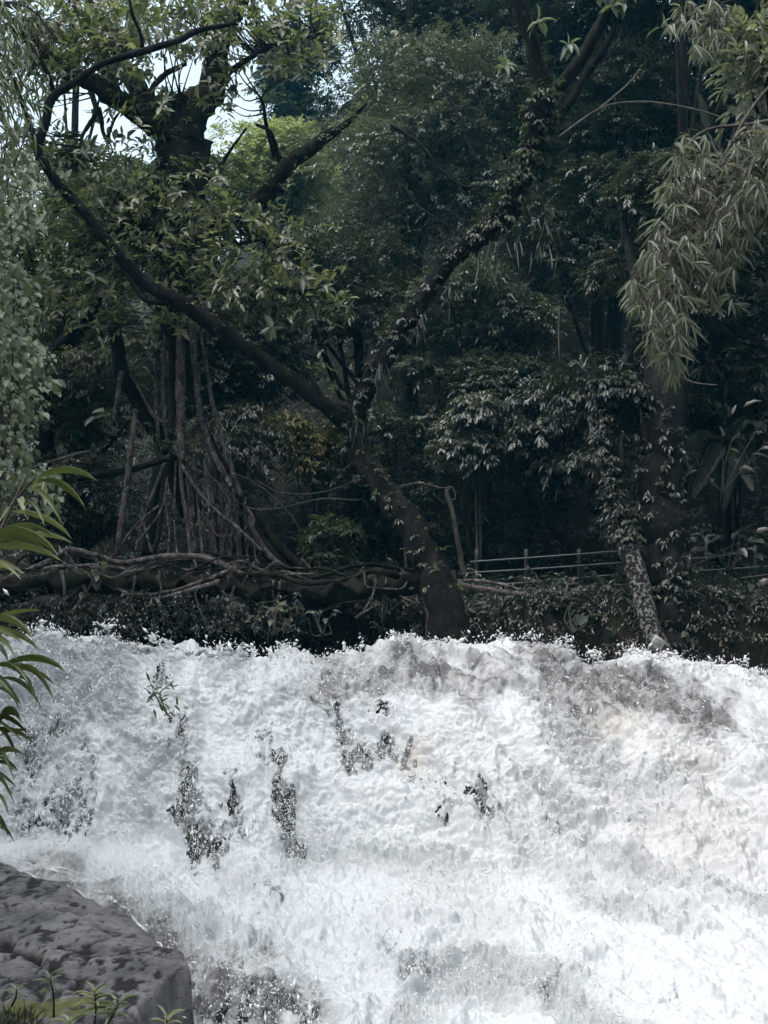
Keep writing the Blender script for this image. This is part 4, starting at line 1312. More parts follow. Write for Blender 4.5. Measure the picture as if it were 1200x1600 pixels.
G_VINE = 'hanging and arching vines'
for lab, pts, Y in [
    ('long thin vine arching rightwards from the upper fork of the leaning tree', [(872, 215, 3), (905, 190, 3), (945, 166, 3), (990, 159, 3), (1040, 162, 3), (1090, 172, 3), (1130, 184, 2)], 25.5),
    ('straight thin vine rising from the middle of the arching vine', [(930, 175, 3), (960, 150, 3), (985, 128, 3), (1000, 108, 2)], 25.5),
    ('vine looping from the leaning trunk to the pale bent stem', [(625, 760, 3), (655, 755, 3), (690, 763, 3), (706, 762, 3), (712, 778, 2), (700, 782, 2)], 31),
    ('vine sagging between prop roots and the leaning trunk', [(290, 728, 3), (330, 745, 3), (380, 790, 3), (430, 795, 3), (500, 780, 3), (560, 782, 3)], 29),
    ('vine drooping from the prop roots to the thick root', [(350, 735, 3), (400, 755, 3), (450, 800, 3), (470, 830, 2)], 29.5),
    ('low vine strung from thick root toward small pale bush', [(400, 750, 3), (440, 770, 3), (500, 770, 2), (560, 750, 2)], 31),
    ('thin vine hanging straight below the strap ferns of the right bough', [(874, 480, 3), (873, 520, 3), (874, 560, 2)], 27),
    ('thin vine hanging beside the lichen trunk top', [(1000, 640, 3), (1006, 690, 3), (1007, 745, 2)], 27.5),
    ('thin vine crossing between lichen trunk and right shade', [(1058, 585, 3), (1085, 598, 3), (1120, 602, 2)], 28),
    ('dark branch-like vine slanting across the upper dense tree', [(610, 195, 6), (655, 225, 6), (685, 262, 5), (720, 290, 5), (745, 290, 4)], 36),
    ('dark vine rising steeply in the dense tree', [(690, 130, 4), (715, 180, 5), (730, 220, 6), (748, 255, 6)], 36.5),
    ('dark vine curving under the dense tree', [(640, 300, 4), (650, 320, 4), (680, 340, 4), (720, 365, 4)], 36)]:
    t = thing('vine', P(pts[0][0], pts[0][1], Y), lab, 'vine', G_VINE)
    limb_part(t, 'stem', pts, Y, M_PALESTEM if Y < 35 else M_BARK, 26, 5, .1, 9)
# ================================================================ the living root bridge
bridge = thing('root_bridge', P(330, 930, 28), 'long low bridge of tangled living roots strung along the dark far bank', 'bridge')
MAIN = [
    ([(-40, 915, 12), (20, 902, 14), (70, 880, 14), (112, 859, 15), (150, 870, 15), (200, 884, 13), (245, 866, 13), (300, 866, 14), (340, 878, 14), (385, 903, 12), (440, 906, 10)], 27.4),
    ([(380, 905, 10), (430, 900, 12), (480, 909, 13), (530, 910, 11), (560, 897, 13), (590, 890, 14), (625, 902, 13), (655, 914, 11), (690, 918, 10)], 27.2),
    ([(670, 905, 14), (720, 915, 13), (780, 922, 12), (835, 934, 11), (880, 938, 10), (930, 940, 8)], 27.2),
    ([(690, 912, 8), (740, 908, 8), (800, 918, 8), (850, 940, 8), (870, 944, 7)], 27.6),
    ([(40, 940, 9), (100, 930, 10), (150, 912, 9), (210, 925, 9), (270, 922, 8), (330, 905, 8), (370, 886, 7)], 27.0),
    ([(535, 922, 6), (590, 922, 6), (640, 916, 7), (665, 912, 6)], 27.0),
    ([(440, 905, 9), (500, 898, 9), (545, 886, 9), (590, 884, 9), (640, 892, 9), (690, 905, 8)], 28.6),
    ([(-20, 912, 12), (60, 892, 11), (130, 880, 10), (220, 890, 10), (300, 878, 10), (380, 890, 10), (450, 895, 9)], 29.2),
    ([(330, 862, 8), (370, 878, 8), (420, 896, 8), (470, 900, 8), (520, 904, 6)], 28.8),
    ([(110, 862, 8), (125, 890, 9), (135, 920, 7), (160, 945, 5)], 27.1),
    ([(250, 935, 10), (300, 922, 9), (335, 910, 8)], 26.8), ([(185, 918, 6), (240, 935, 7), (300, 925, 6)], 26.9), ([(95, 890, 8), (98, 920, 7), (95, 955, 6)], 27.0), ([(140, 875, 7), (150, 900, 8), (125, 930, 7), (112, 955, 5)], 26.9),
    ([(665, 925, 12), (668, 960, 11), (672, 1000, 10)], 27.0), ([(680, 955, 7), (688, 985, 7), (692, 1010, 6)], 26.9), ([(700, 950, 8), (706, 985, 7), (704, 1010, 6)], 26.8), ([(625, 930, 4), (640, 944, 4), (658, 948, 4)], 26.8),
    ([(580, 900, 4), (575, 915, 4), (590, 925, 4), (620, 922, 3), (640, 914, 3)], 26.9), ([(560, 962, 4), (580, 952, 4), (598, 945, 4)], 26.7), ([(580, 940, 3), (584, 950, 4), (596, 948, 3), (604, 930, 2)], 26.7),
    ([(862, 945, 9), (885, 925, 10), (898, 914, 12), (900, 940, 9), (902, 990, 8), (902, 1015, 6)], 27.4), ([(860, 950, 5), (880, 945, 6), (895, 930, 7)], 27.2), ([(925, 935, 5), (940, 918, 6), (950, 925, 5), (985, 935, 5)], 27.6)]
for pts, Y in MAIN:
    limb_part(bridge, 'root', [(a + rng.normal() * 5, b + rng.normal() * 3, w_ * .7) for a, b, w_ in pts], Y + rng.normal(size=len(pts)) * .12, M_ROOT if rng.random() < .5 else M_FIGBARK, 44, 8, .36, 7)
# thinner roots, woven lengthwise and hanging below
for i in range(64):
    x0 = rng.uniform(-30, 430)
    ln = rng.uniform(60, 230)
    Y = rng.uniform(26.9, 29.4)
    yb = rng.uniform(872, 948)
    ph = rng.uniform(0, 6)
    pts = [(x0 + ln * u, yb + 9 * math.sin(ph + u * 5) + rng.normal() * 5, rng.uniform(2, 5)) for u in np.linspace(0, 1, 6)]
    limb_part(bridge, 'root', pts, Y + .25 * np.sin(ph + np.linspace(0, 7, 6)), M_ROOT if i % 3 == 0 else M_FIGBARK, 20, 5, .3, 8)
for i in range(70):
    x0 = rng.uniform(-10, 480) if i < 60 else rng.uniform(480, 900)
    yt = rng.uniform(870, 925)
    ln = rng.uniform(25, 85)
    Y = rng.uniform(26.7, 28.8)
    sl = rng.normal() * 22
    pts = [(x0 + sl * u + rng.normal() * 4, yt + ln * u, 4.5 - 2.5 * u) for u in np.linspace(0, 1, 4)]
    limb_part(bridge, 'root', pts, Y, M_ROOT, 10, 5, .12, 6)
# the packed deck of old roots and soil
dx_ = np.linspace(-13, 1.6, 150)
ta = np.linspace(0, 2 * np.pi, 19)[:-1]
A, B = np.meshgrid(dx_, ta, indexing='ij')
q = np.stack([A, 27.9 + .95 * np.cos(B), 1.18 + .2 * np.sin(B) + .12 * np.sin(A * .8)], -1).reshape(-1, 3)
q[:, 1:] += .22 * np.stack([fbm(q * 2.6, 4), fbm(q * 2.6 + 20, 4)], -1)
i_ = np.arange(149)[:, None] * 18
j_ = np.arange(18)[None, :]
m = MB()
m.add(q, np.stack([i_ + j_, i_ + (j_ + 1) % 18, i_ + 18 + (j_ + 1) % 18, i_ + 18 + j_], -1).reshape(-1, 4))
m.build('deck', M_SOIL, bridge)
hp = np.array([P(rng.uniform(-20, 470), rng.uniform(925, 985), rng.uniform(26.6, 27.4)) for _ in range(760)])
m = MB()
leaves(m, *twigs(hp, unit(760) + np.array([0, -.6, -.2]), 6, .25, .10, .45, .6, .6)[:5], LEAF2)
m.build('foliage', M_DARKLEAF, bridge, smooth_shade=False, kind='stuff')

# ================================================================ wire fence, pole, sign
M_WIRE = flat_mat('dull_pipe', (.13, .135, .135), .5)
M_POST = flat_mat('dark_post', (.045, .045, .045), .7)


def pipe(parent, name, pts, Y, wpx, mat, seg=6):
    m = MB()
    q_ = np.array([P(a, b, y) for (a, b), y in zip(pts, np.broadcast_to(Y, (len(pts),)))])
    tube(m, spline(q_, max(6, 4 * len(pts))), wpx / F * np.mean(Y) / 2, seg, 0)
    return m.build(name, mat, parent)


fen = thing('pipe_fence', P(860, 945, 31.5), 'low fence of thin pale horizontal pipes left of the lichen trunk', 'fence')
for pts in ([(735, 878), (850, 870), (985, 860)], [(735, 895), (850, 888), (990, 878)], [(720, 918), (850, 908), (995, 895)], [(750, 930), (860, 922), (1000, 912)]):
    pipe(fen, 'rail', pts, 31.5, 3.0, M_WIRE)
for x in (745, 822, 905, 990):
    pipe(fen, 'post', [(x, 858), (x, 950)], 31.6, 6, M_POST)
fen2 = thing('pipe_fence', P(1110, 930, 31), 'low fence of thin pipes in the shade right of the massive trunk', 'fence')
for pts in ([(1058, 873), (1110, 871), (1165, 862)], [(1058, 892), (1110, 891), (1215, 884)], [(1062, 910), (1110, 909), (1215, 896)]):
    pipe(fen2, 'rail', pts, 31, 2.8, M_WIRE)
for x in (1103, 1180):
    pipe(fen2, 'post', [(x, 852), (x, 935)], 31.1, 6, M_POST)
pipe(fen2, 'brace', [(1040, 904), (1080, 886), (1120, 868)], 30.7, 3.5, M_POST)
pole = thing('metal_pole', P(1077, 868, 30.2), 'thin pale leaning pole right of the massive trunk', 'pole')
pipe(pole, 'shaft', [(1065, 755), (1070, 810), (1077, 868)], 30.2, 3.2, M_WIRE)
pipe(pole, 'foot', [(1077, 864), (1078, 935)], 30.2, 5, M_POST)

Ys = 24.4
sc_ = P(1028, 1004, Ys)
sign = thing('notice_board', sc_ - np.array([0, 0, .75]), 'small tilted white notice with rows of dark print above the rapids', 'sign')
M_BOARD = flat_mat('white_board', (.42, .42, .40), .6)
M_PRINT = flat_mat('print_ink', (.05, .05, .05), .7)
ca, sa = math.cos(math.radians(33)), math.sin(math.radians(33))


def slab(mb, c, w_, h_, d_, off=(0, 0)):
    """a plate turned in its own plane; off = centre in the plate's own axes"""
    ux, uz = np.array([ca, 0, -sa]), np.array([sa, 0, ca])
    c = np.asarray(c) + ux * off[0] + uz * off[1]
    V_ = np.array([c + ux * a * w_ / 2 + uz * b * h_ / 2 + np.array([0, e * d_ / 2, 0]) for e in (-1, 1) for b in (-1, 1) for a in (-1, 1)])
    mb.add(V_, np.array([[0, 1, 3, 2], [5, 4, 6, 7], [4, 5, 1, 0], [2, 3, 7, 6], [4, 0, 2, 6], [1, 5, 7, 3]]))


m = MB()
slab(m, sc_, .25, .20, .02)
m.build('board', M_BOARD, sign, smooth_shade=False)
m = MB()
for r_ in range(5):
    x = -.095
    wl = rng.uniform(.13, .18)
    while x < -.095 + wl:
        wd_ = rng.uniform(.014, .034)
        slab(m, sc_ - np.array([0, .0135, 0]), wd_, .012, .003, (x + wd_ / 2, .06 - .03 * r_))
        x += wd_ + .008
m.build('print', M_PRINT, sign, smooth_shade=False)
m = MB()
tube(m, np.array([sc_ + [0.0, .03, -.75], sc_ + [0, .03, .03]]), .018, 7, 0)
m.build('post', M_POST, sign)

# ================================================================ plants of the right bank
# palm in the deep shade
pal = thing('palm', P(1140, 900, 33), 'palm with feathery fronds barely showing in the right shade', 'palm')
m = MB()
tube(m, spline(np.array([P(1140, 925, 33), P(1138, 800, 33), P(1130, 700, 33)]), 14), np.linspace(.12, .08, 14), 10, .1)
m.build('trunk', M_BARK, pal)
c0 = P(1130, 695, 33)
for a, b, dp in [(1045, 720, -1.2), (1080, 770, -1.6), (1180, 760, -1.4), (1215, 700, -1), (1095, 640, .3), (1170, 640, .2), (1125, 790, -1.8)]:
    e = P(a, b, 33 + dp)
    mid_ = (c0 + e) / 2 + np.array([0, -.2, .55])
    st = spline(np.array([c0, mid_, e]), 26)
    m = MB()
    tube(m, st, np.linspace(.025, .006, 26), 5, 0)
    T_ = np.gradient(st, axis=0)
    sd_ = np.cross(T_, [0, 0, 1.0])
    sd_ /= np.linalg.norm(sd_, axis=1)[:, None]
    T_ /= np.linalg.norm(T_, axis=1)[:, None]
    for sg in (-1, 1):
        for st_ in (st[3:], (st[3:] + st[2:-1]) / 2):
            leaves(m, st_, sd_[3:] * sg + T_[3:] * .6 - np.array([0, 0, .55]), np.array([0, 0, 1.0]) + .1 * unit(23), .55 * np.sin(np.linspace(.5, 2.9, 23)) + .1, .035, LEAF8)
    m.build('frond', M_DARKLEAF, pal)

fig_leaf_mats = {}


def broad_plant(lab, px, py, Y, rx, ry, n, L, mat, cat='shrub', name='broad_leaf_shrub', group='broad-leaved shrubs in the right shade', Wr=.6, down=.45, stems=5):
    base = P(px, py + ry + 18, Y)
    t = thing(name, base, lab, cat, group)
    ang = rng.uniform(0, 2 * np.pi, n)
    r = np.sqrt(rng.random(n))
    pos = np.array([P(px + rx * r[i] * math.cos(ang[i]), py + ry * r[i] * math.sin(ang[i]), Y + rng.uniform(-.4, .3)) for i in range(n)])
    m = MB()
    for i in range(0, n, max(1, n // stems)):
        mid_ = (pos[i] + base) / 2 + rng.normal(size=3) * .08
        tube(m, spline(np.array([base, mid_, pos[i]]), 8), np.linspace(.018, .007, 8), 5, 0)
    m.build('stem', M_PALESTEM, t)
    d = (pos - base) * np.array([1, 1, .2])
    d /= np.linalg.norm(d, axis=1)[:, None] + 1e-6
    d = d + .6 * unit(n) - np.array([0, .3, down])
    if id(mat) not in fig_leaf_mats:
        fig_leaf_mats[id(mat)] = leaf_mesh('broad_leaf', mat)
    l = L * rng.uniform(.7, 1.15, n)
    leaf_parts(t, 'leaf', fig_leaf_mats[id(mat)], pos, d, np.array([0, -.35, 1.0]) + .35 * unit(n), l, l * Wr)
    return t


broad_plant('broad-leaved shrub beside the pipe fence at the right edge', 1140, 850, 29, 60, 26, 34, .42, M_DARKLEAF)
broad_plant('broad-leaved shrub below the fence at the right edge', 1180, 925, 28.5, 34, 26, 26, .32, M_DARKLEAF)
broad_plant('plant with three large heart leaves below the bridge end', 893, 957, 26.6, 24, 14, 7, .46, M_DARKLEAF, Wr=.75)
broad_plant('small leafy plant clinging to the bank under the thick root', 430, 955, 26.4, 26, 18, 14, .24, M_MIDLEAF)
broad_plant('small leafy plant on the bank under the bridge at left', 150, 892, 26.6, 16, 12, 9, .26, M_MIDLEAF)
broad_plant('little leafy plant on the bank left of leaning trunk', 505, 962, 26.4, 26, 12, 12, .2, M_DARKLEAF)
broad_plant('palmate pale leaves hanging left of the fig trunk', 178, 648, 28.4, 30, 10, 10, .34, M_MIDLEAF)
broad_plant('banana-like broad leaves standing behind the bamboo', 1130, 215, 30, 28, 40, 7, .9, M_DARKLEAF, Wr=.26, down=-.8)
broad_plant('dark broad-leaved shrub at the right edge under the bamboo', 1130, 690, 30, 70, 60, 34, .42, M_DARKLEAF, Wr=.4)

# ---- bamboo drooping into the picture from the right
bam = thing('bamboo', (6.2, 15.5, 1.0), 'pale drooping bamboo sprays hanging in from the right edge', 'bamboo')
YB = 15.0
CULM = [[(1440, 800, 16), (1400, 600, 15), (1310, 320, 12), (1240, 200, 9), (1160, 195, 6), (1085, 215, 4), (1050, 300, 3), (1035, 420, 2), (1040, 560, 2)],
        [(1470, 800, 16), (1420, 500, 14), (1340, 180, 11), (1270, 90, 8), (1190, 150, 5), (1120, 260, 4), (1060, 340, 3), (1000, 460, 2)],
        [(1500, 780, 16), (1460, 400, 14), (1350, 40, 10), (1250, -40, 8), (1150, -30, 5), (1110, 30, 3), (1090, 70, 2)]]
cp = []
for i, c in enumerate(CULM):
    cp.append(limb_part(bam, 'culm', c, np.linspace(15.6, [15, 14.4, 17][i], len(c)), M_PALESTEM, 40, 7, .05, 8))
BZ = [  # px, py, rx, ry, sprays, distance
    (1085, 235, 38, 30, 24, 15.0), (1075, 300, 42, 50, 40, 15.0), (1050, 380, 50, 50, 52, 14.8), (1030, 450, 48, 45, 44, 14.6), (1040, 510, 42, 35, 26, 14.7), (1045, 565, 22, 22, 9, 14.7), (995, 450, 18, 18, 5, 14.5),
    (1180, 225, 40, 40, 36, 14.6), (1150, 290, 55, 45, 46, 14.8), (1110, 370, 50, 50, 44, 14.9), (1180, 330, 40, 40, 22, 14.6), (1120, 440, 34, 40, 18, 14.9), (1195, 270, 30, 60, 20, 14.5), (1060, 340, 30, 70, 24, 15),
    (1100, 30, 55, 45, 34, 17.0), (1110, 60, 30, 26, 14, 16.9), (1190, 60, 40, 70, 30, 16.6)]
sp, sk = [], []
for bx_, by_, rx, ry, k, Y in BZ:
    for _ in range(k):
        a, r = rng.uniform(0, 2 * np.pi), math.sqrt(rng.random())
        sp.append(P(bx_ + rx * r * math.cos(a), by_ + ry * r * math.sin(a), Y + rng.normal() * .35))
        sk.append(rng.integers(4, 7))
bp_, bd_, bn_ = [], [], []
for s_, k in zip(sp, sk):
    tilt = rng.normal() * .45
    for j in range(k):
        a = (j - (k - 1) / 2) / k * 1.5 + rng.normal() * .12 + tilt
        y_ = rng.normal() * .35 - .2
        bd_.append([math.sin(a), y_, -math.cos(a)])
        bn_.append([rng.normal() * .35, -1 + rng.normal() * .3, .55 + rng.normal() * .3])
        bp_.append(s_ + rng.normal(size=3) * .012 + np.array([0, 0, -.012 * j]))
bp_, bd_, bn_ = map(np.array, (bp_, bd_, bn_))
bl = rng.uniform(.17, .33, len(bp_))
o_ = np.argsort(bp_[:, 1] - 4 * bl)
first, rest = o_[:300], o_[300:]
m = MB()
leaves(m, bp_[rest], bd_[rest], bn_[rest], bl[rest], .034, LEAF8)
m.build('leaves', M_BAMBOO, bam, kind='stuff')
leaf_parts(bam, 'leaf', leaf_mesh('bamboo_leaf', M_BAMBOO), bp_[first], bd_[first], bn_[first], bl[first], .034)
cpts = np.concatenate([a[14:] for a, _ in cp])
m = MB()
for s_ in sp:
    j = np.argmin(((cpts - s_) ** 2).sum(1))
    e = cpts[j]
    mid_ = (e + s_) / 2 + np.array([0, 0, .12]) + rng.normal(size=3) * .03
    tube(m, spline(np.array([e, mid_, s_]), 6), np.linspace(.006, .0025, 6), 3, 0, cap=False)
m.build('twigs', M_PALESTEM, bam, kind='stuff')
forest_tree('bank_tree', 'pale-leaved branch of a tree reaching in at the right edge above the bamboo', 'tree', 1215, 110, 17, 75, 70, 10, 190, M_BAMBOO, None, L=.16, per=9, trunk_w=14, lean=150, tmpl=LEAF8, span=.4, droop=.3)

# ================================================================ plants of the left bank
cre = thing('creeper', (-3.6, 9.2, -1.0), 'wall of pale round-leaved creeper along the left edge', 'creeper')
m = MB()
for _ in range(16):
    x0 = rng.uniform(-90, 10)
    pts = np.array([P(x0 - 60, 1050, 9.6), P(x0 + rng.normal() * 20 - 20, 700, 9.4), P(x0 + rng.normal() * 25, 450, 9.3), P(x0 + rng.uniform(0, 50), rng.uniform(180, 320), 9.2)])
    tube(m, spline(pts, 22), np.linspace(.014, .005, 22), 5, .1)
m.build('stems', M_PALESTEM, cre, kind='stuff')
CZ = [(25, 290, 40, 60, 110, M_PALELEAF), (20, 340, 50, 50, 110, M_PALELEAF), (15, 480, 45, 70, 150, M_PALELEAF), (20, 560, 52, 50, 130, M_PALELEAF), (20, 640, 40, 50, 70, M_PALELEAF), (10, 720, 36, 50, 70, M_PALELEAF), (45, 720, 22, 40, 26, M_PALELEAF), (70, 760, 26, 40, 30, M_PALELEAF), (60, 590, 30, 60, 60, M_MIDLEAF), (0, 400, 40, 80, 90, M_MIDLEAF)]
ps, ms = [], []
for zx, zy, rx, ry, k, mt in CZ:
    for _ in range(int(k * 1.6)):
        a, r = rng.uniform(0, 2 * np.pi), math.sqrt(rng.random())
        ps.append(P(zx + rx * r * math.cos(a), zy + ry * r * math.sin(a), rng.uniform(8.9, 9.6)))
ps = np.array(ps)
n = len(ps)
dd = np.array([.35, -.35, -.8]) + .6 * unit(n)
nn = np.array([.35, -.7, .8]) + .35 * unit(n)
ll = rng.uniform(.03, .095, n)
o_ = np.argsort(-ll)
first, rest = o_[:300], o_[300:]
m = MB()
leaves(m, ps[rest], dd[rest], nn[rest], ll[rest], ll[rest] * .62, LEAF8)
m.build('leaves', M_PALELEAF, cre, kind='stuff')
leaf_parts(cre, 'leaf', leaf_mesh('creeper_leaf', M_PALELEAF), ps[first], dd[first], nn[first], ll[first], ll[first] * .62)

# fine hanging bamboo in the top left corner
t = thing('bamboo', (-4.4, 11, -.5), 'fine-leaved bamboo spray in the top left corner', 'bamboo')
CU = limb_part(t, 'culm', [(-180, 900, 14), (-150, 500, 12), (-90, 150, 9), (-20, 20, 6), (40, 10, 4), (90, 60, 2)], 11, M_PALESTEM, 30, 7, .05)
k = 420
pp = np.array([P(rng.normal(20, 28), rng.uniform(-20, 270), 11 + rng.normal() * .4) for _ in range(k)])
pp = pp[(pp[:, 0] < P(75, 0, 11)[0])]
k = len(pp)
m = MB()
leaves(m, pp, np.array([.35, -.1, -.8]) + .5 * unit(k), np.array([.2, -.7, .7]) + .4 * unit(k), rng.uniform(.1, .2, k), .022, LEAF8)
m.build('leaves', M_PALELEAF, t, kind='stuff')
m = MB()
for q_ in pp[::4]:
    j = np.argmin(((CU[0] - q_) ** 2).sum(1))
    tube(m, np.array([CU[0][j], (CU[0][j] + q_) / 2 + [0, 0, .1], q_]), .003, 3, 0, cap=False)
m.build('twigs', M_PALESTEM, t, kind='stuff')

# strap-leaved clumps at the left edge: every blade set one by one (tip and root in the photograph, width in px)
BL = [blade(8, d_, .16) for d_ in (.06, .18, .34)]
blade_me = []
for tm in BL:
    blade_me += leaf_mesh('strap_leaf', M_BLADE, tm, (.35, .75, .95))
blade_dark = []
M_BLADED = leaf_mat('dark_strap_leaf', [(0, (.03, .045, .018)), (.6, (.06, .085, .03)), (1, (.11, .13, .06))], .36, .3)
for tm in BL:
    blade_dark += leaf_mesh('dark_strap_leaf', M_BLADED, tm, (.1, .5, .9))


def strap_plant(lab, stalk, Y, bl, mes, name='strap_leaf_plant', group='strap-leaved plants at the left edge'):
    base = P(stalk[0][0], stalk[0][1], Y)
    t = thing(name, base, lab, 'plant', group)
    m = MB()
    q_ = spline(np.array([P(a, b, Y) for a, b in stalk]), 16)
    tube(m, q_, np.linspace(.014, .006, 16), 6, .05)
    m.build('stem', M_PALESTEM, t)
    for i, (x0, y0, x1, y1, wpx, kind_) in enumerate(bl):
        a, b = P(x0, y0, Y), P(x1, y1, Y - .15 + rng.normal() * .12)
        d = b - a
        L = np.linalg.norm(d)
        dn = d / L
        drop = (.06, .18, .34)[kind_]
        up = np.array([0, 0, 1.0]) - dn * dn[2]
        nu = np.linalg.norm(up)
        up = up / nu if nu > .25 else np.array([.5, -.3, 0])
        d2 = dn + up * drop * .8                               # start steeper: the blade falls back to its tip
        leaf_parts(t, 'leaf', [mes[(kind_ * 3 + i % 3) % len(mes)]], a[None], d2[None], (up + np.array([rng.normal() * .3, -.45, 0]))[None], L * 1.04, wpx / F * Y * .78)
    return t


strap_plant('strap-leaved plant with bright upper blades over the left end of the bridge', [(-60, 1000), (-30, 900), (0, 830), (40, 745)], 6.2,
            [(60, 748, 148, 752, 9, 1), (62, 752, 128, 790, 8, 1), (48, 765, 88, 825, 12, 2), (20, 800, 110, 842, 9, 1), (22, 842, 112, 850, 10, 1), (-20, 840, 90, 868, 11, 1), (-30, 862, 92, 878, 13, 1), (-20, 850, 70, 862, 8, 1), (-30, 880, 34, 900, 12, 1), (0, 832, 84, 840, 5, 1), (38, 790, 66, 822, 10, 2), (-25, 905, 22, 905, 12, 2), (70, 750, 135, 800, 5, 1)], blade_me)
t = strap_plant('thin stalk with three pale cupped leaves at the left edge', [(-40, 980), (-10, 850), (10, 800), (55, 745)], 6.6,
                [(52, 762, 74, 792, 16, 2), (28, 780, 36, 806, 15, 2), (12, 796, 8, 820, 14, 2), (60, 752, 70, 775, 12, 2)], blade_me)
strap_plant('strap-leaved plant just above the lip of the fall at the left edge', [(-60, 1180), (-40, 1080), (-15, 990)], 5.8,
            [(-30, 970, 52, 998, 10, 1), (-30, 980, 60, 1018, 10, 1), (-20, 968, 42, 985, 8, 1), (-28, 985, 28, 1010, 14, 1), (-20, 1010, 16, 1030, 12, 2), (-20, 970, 62, 955, 5, 0), (-25, 1000, 10, 1035, 14, 2)], blade_me)
strap_plant('dark strap-leaved plant hanging over the left edge of the fall', [(-60, 1250), (-40, 1120), (-10, 1035)], 5.6,
            [(0, 1036, 62, 1058, 9, 1), (10, 1038, 102, 1050, 10, 1), (-10, 1042, 50, 1082, 10, 2), (12, 1040, 84, 1072, 7, 1), (-15, 1050, 20, 1108, 14, 2), (20, 1048, 82, 1098, 6, 2), (-20, 1055, 16, 1085, 16, 2), (5, 1060, 60, 1110, 7, 2), (30, 1060, 56, 1105, 6, 2), (-10, 1075, 30, 1112, 8, 2)], blade_dark)
strap_plant('dark tangle of narrow blades low on the left edge of the fall', [(-50, 1350), (-30, 1230), (-5, 1120)], 5.7,
            [(-10, 1120, 40, 1150, 6, 1), (-10, 1130, 22, 1165, 7, 2), (-8, 1132, 20, 1185, 8, 2), (-10, 1140, 52, 1165, 6, 1), (-12, 1170, 18, 1222, 8, 2), (-10, 1180, 28, 1208, 6, 1), (-8, 1188, 32, 1182, 6, 1), (-10, 1195, 22, 1205, 7, 1), (-10, 1205, 18, 1235, 7, 2), (-8, 1220, 16, 1260, 7, 2), (-12, 1240, 12, 1275, 8, 2), (-10, 1280, 20, 1318, 5, 1), (-10, 1265, 8, 1310, 7, 2), (0, 1150, 45, 1145, 5, 1), (-5, 1135, 34, 1128, 5, 1), (-10, 1290, 10, 1300, 8, 1)], blade_dark)

# sprig clinging in the falling water
sb = P(262, 1118, 17.4)
t = thing('sprig', sb, 'leafy sprig sticking out of the white water below the lip', 'sprig')
m = MB()
tube(m, spline(np.array([sb, P(250, 1085, 17.2), P(262, 1072, 17.1)]), 8), np.linspace(.014, .006, 8), 5, .1)
tube(m, spline(np.array([sb, P(245, 1090, 17.2), P(232, 1060, 17.1)]), 8), np.linspace(.012, .005, 8), 5, .1)
m.build('stem', M_PALESTEM, t)
pp, dd = [], []
for (x, y, k, s) in [(264, 1068, 7, 1), (236, 1065, 5, .8), (240, 1085, 9, .8), (250, 1098, 9, .8), (258, 1112, 7, .8), (276, 1100, 4, .8), (232, 1100, 5, .7)]:
    for _ in range(k):
        pp.append(P(x + rng.normal() * 5, y + rng.normal() * 5, 17.05))
        dd.append(np.array([.25, -.3, .25]) + .8 * rng.normal(size=3) * np.array([1, .5, .8]))
pp, dd = np.array(pp), np.array(dd)
leaf_parts(t, 'leaf', leaf_mesh('sprig_leaf', M_BLADED), pp, dd, np.array([0, -.5, .8]) + .4 * unit(len(pp)), .13 * rng.uniform(.6, 1.2, len(pp)), .034)

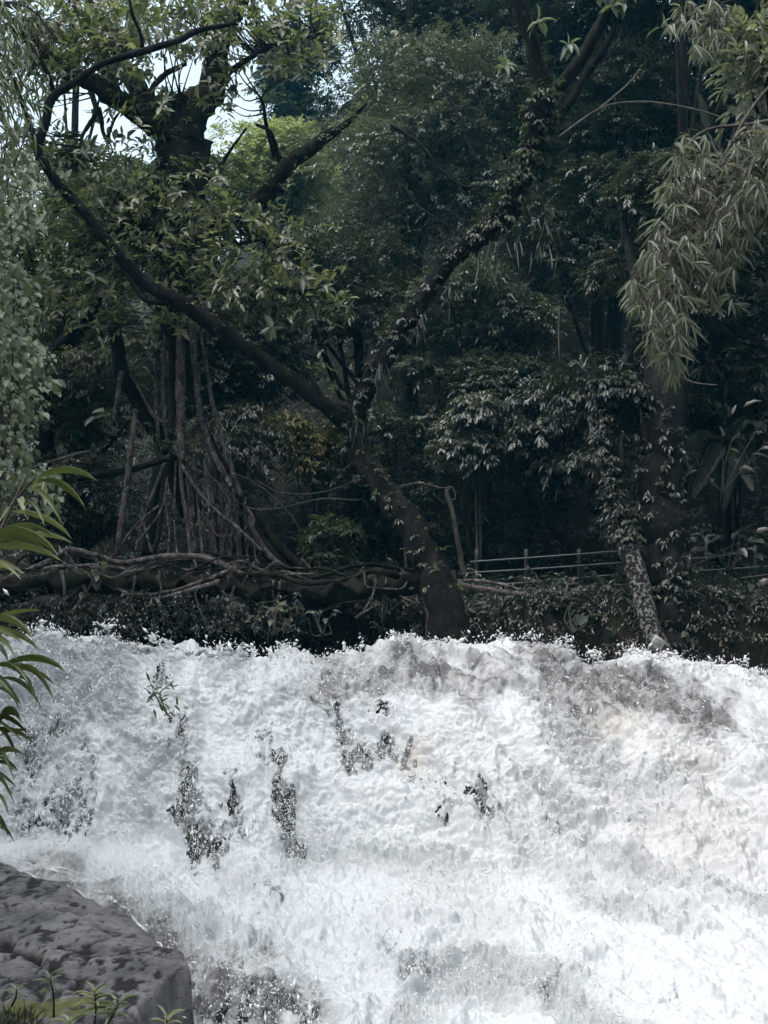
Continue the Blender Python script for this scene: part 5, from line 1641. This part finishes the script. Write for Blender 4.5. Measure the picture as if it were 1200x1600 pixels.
# plants on the boulder
lance = leaf_mesh('lance_leaf', M_BLADE, blade(6, .22, .18), (.2, .6, .9))
lance_pale = leaf_mesh('pale_lance_leaf', M_PALELEAF, blade(6, .22, .18), (.2, .6, .9))
for lab, (bx_, by_), (tx, ty), Y, n_l, L, me_ in [
    ('lance-leaved plant on a tall dark stem at the left of the boulder', (84, 1592), (78, 1525), 8.3, 10, .12, lance_pale),
    ('lance-leaved plant with a dense whorl in the middle of the boulder group', (146, 1610), (148, 1552), 8.1, 18, .14, lance),
    ('leafy lance-leaved plant right of the dense whorl', (150, 1625), (186, 1568), 8.1, 18, .14, lance_pale),
    ('lance-leaved plant at the sheer end of the boulder, lowest in the frame', (258, 1640), (260, 1590), 7.7, 10, .14, lance),
    ('lance-leaved seedling at the left edge of the boulder', (18, 1570), (26, 1545), 8.4, 8, .09, lance_pale),
    ('low lance-leaved plant whose leaves lie along the bottom edge', (105, 1640), (110, 1598), 7.8, 14, .14, lance)]:
    b_, c_ = P(bx_, by_, Y), P(tx, ty, Y)
    b_[2] = min(b_[2], c_[2] - .12)
    t = thing('lance_leaf_plant', b_, lab, 'plant', 'lance-leaved plants on the boulder')
    m = MB()
    st = spline(np.array([b_, (b_ + c_) / 2 + [.012, 0, 0], c_]), 10)
    tube(m, st, np.linspace(.008, .004, 10), 5, 0)
    m.build('stem', M_BARK, t)
    i = np.arange(n_l)
    ff = 1 - (i / n_l) * .45
    pos = b_ + (c_ - b_) * ff[:, None]
    a = i * 2.4
    d = np.stack([np.cos(a), np.sin(a), .75 - .9 * i / n_l], -1) + .15 * unit(n_l)
    leaf_parts(t, 'leaf', me_, pos, d, np.array([0, 0, 1.0]) + .1 * unit(n_l) - d * .2, L * rng.uniform(.75, 1.15, n_l), L * .17)
# grass tuft and moss sprigs
n = 420
gx_ = rng.uniform(-2.75, -2.1, n)
gy_ = rng.uniform(7.7, 8.35, n)
keep = gx_ + .5 * (gy_ - 8) < -2.2
gx_, gy_ = gx_[keep], gy_[keep]
pos = np.stack([gx_, gy_, np.full(len(gx_), -2.56)], -1)
m = MB()
leaves(m, pos, np.array([.1, -.2, 1.0]) + .55 * unit(len(pos)), np.array([0, -1.0, .2]) + .4 * unit(len(pos)), rng.uniform(.06, .15, len(pos)), .006, LEAF2)
m.build('grass', M_MIDLEAF, None, smooth_shade=False, kind='stuff')

# ================================================================ thin teal haze, added to lift the dark tones
hz = MB()
q_ = np.array([[x, y, z] for z in (-8, 52) for y in (-72, 125) for x in (-98, 98)], dtype=float)
hz.add(q_, np.array([[0, 2, 3, 1], [4, 5, 7, 6], [0, 1, 5, 4], [2, 6, 7, 3], [0, 4, 6, 2], [1, 3, 7, 5]]))
M_HAZE = bpy.data.materials.new('haze')
M_HAZE.use_nodes = True
t = M_HAZE.node_tree
t.nodes.remove(t.nodes['Principled BSDF'])
pv = t.nodes.new('ShaderNodeVolumePrincipled')
pv.inputs['Color'].default_value = (.12, .66, 1.0, 1)
pv.inputs['Density'].default_value = 0.0005
t.links.new(pv.outputs['Volume'], t.nodes['Material Output'].inputs['Volume'])
hz.build('haze', M_HAZE, None, kind='stuff')
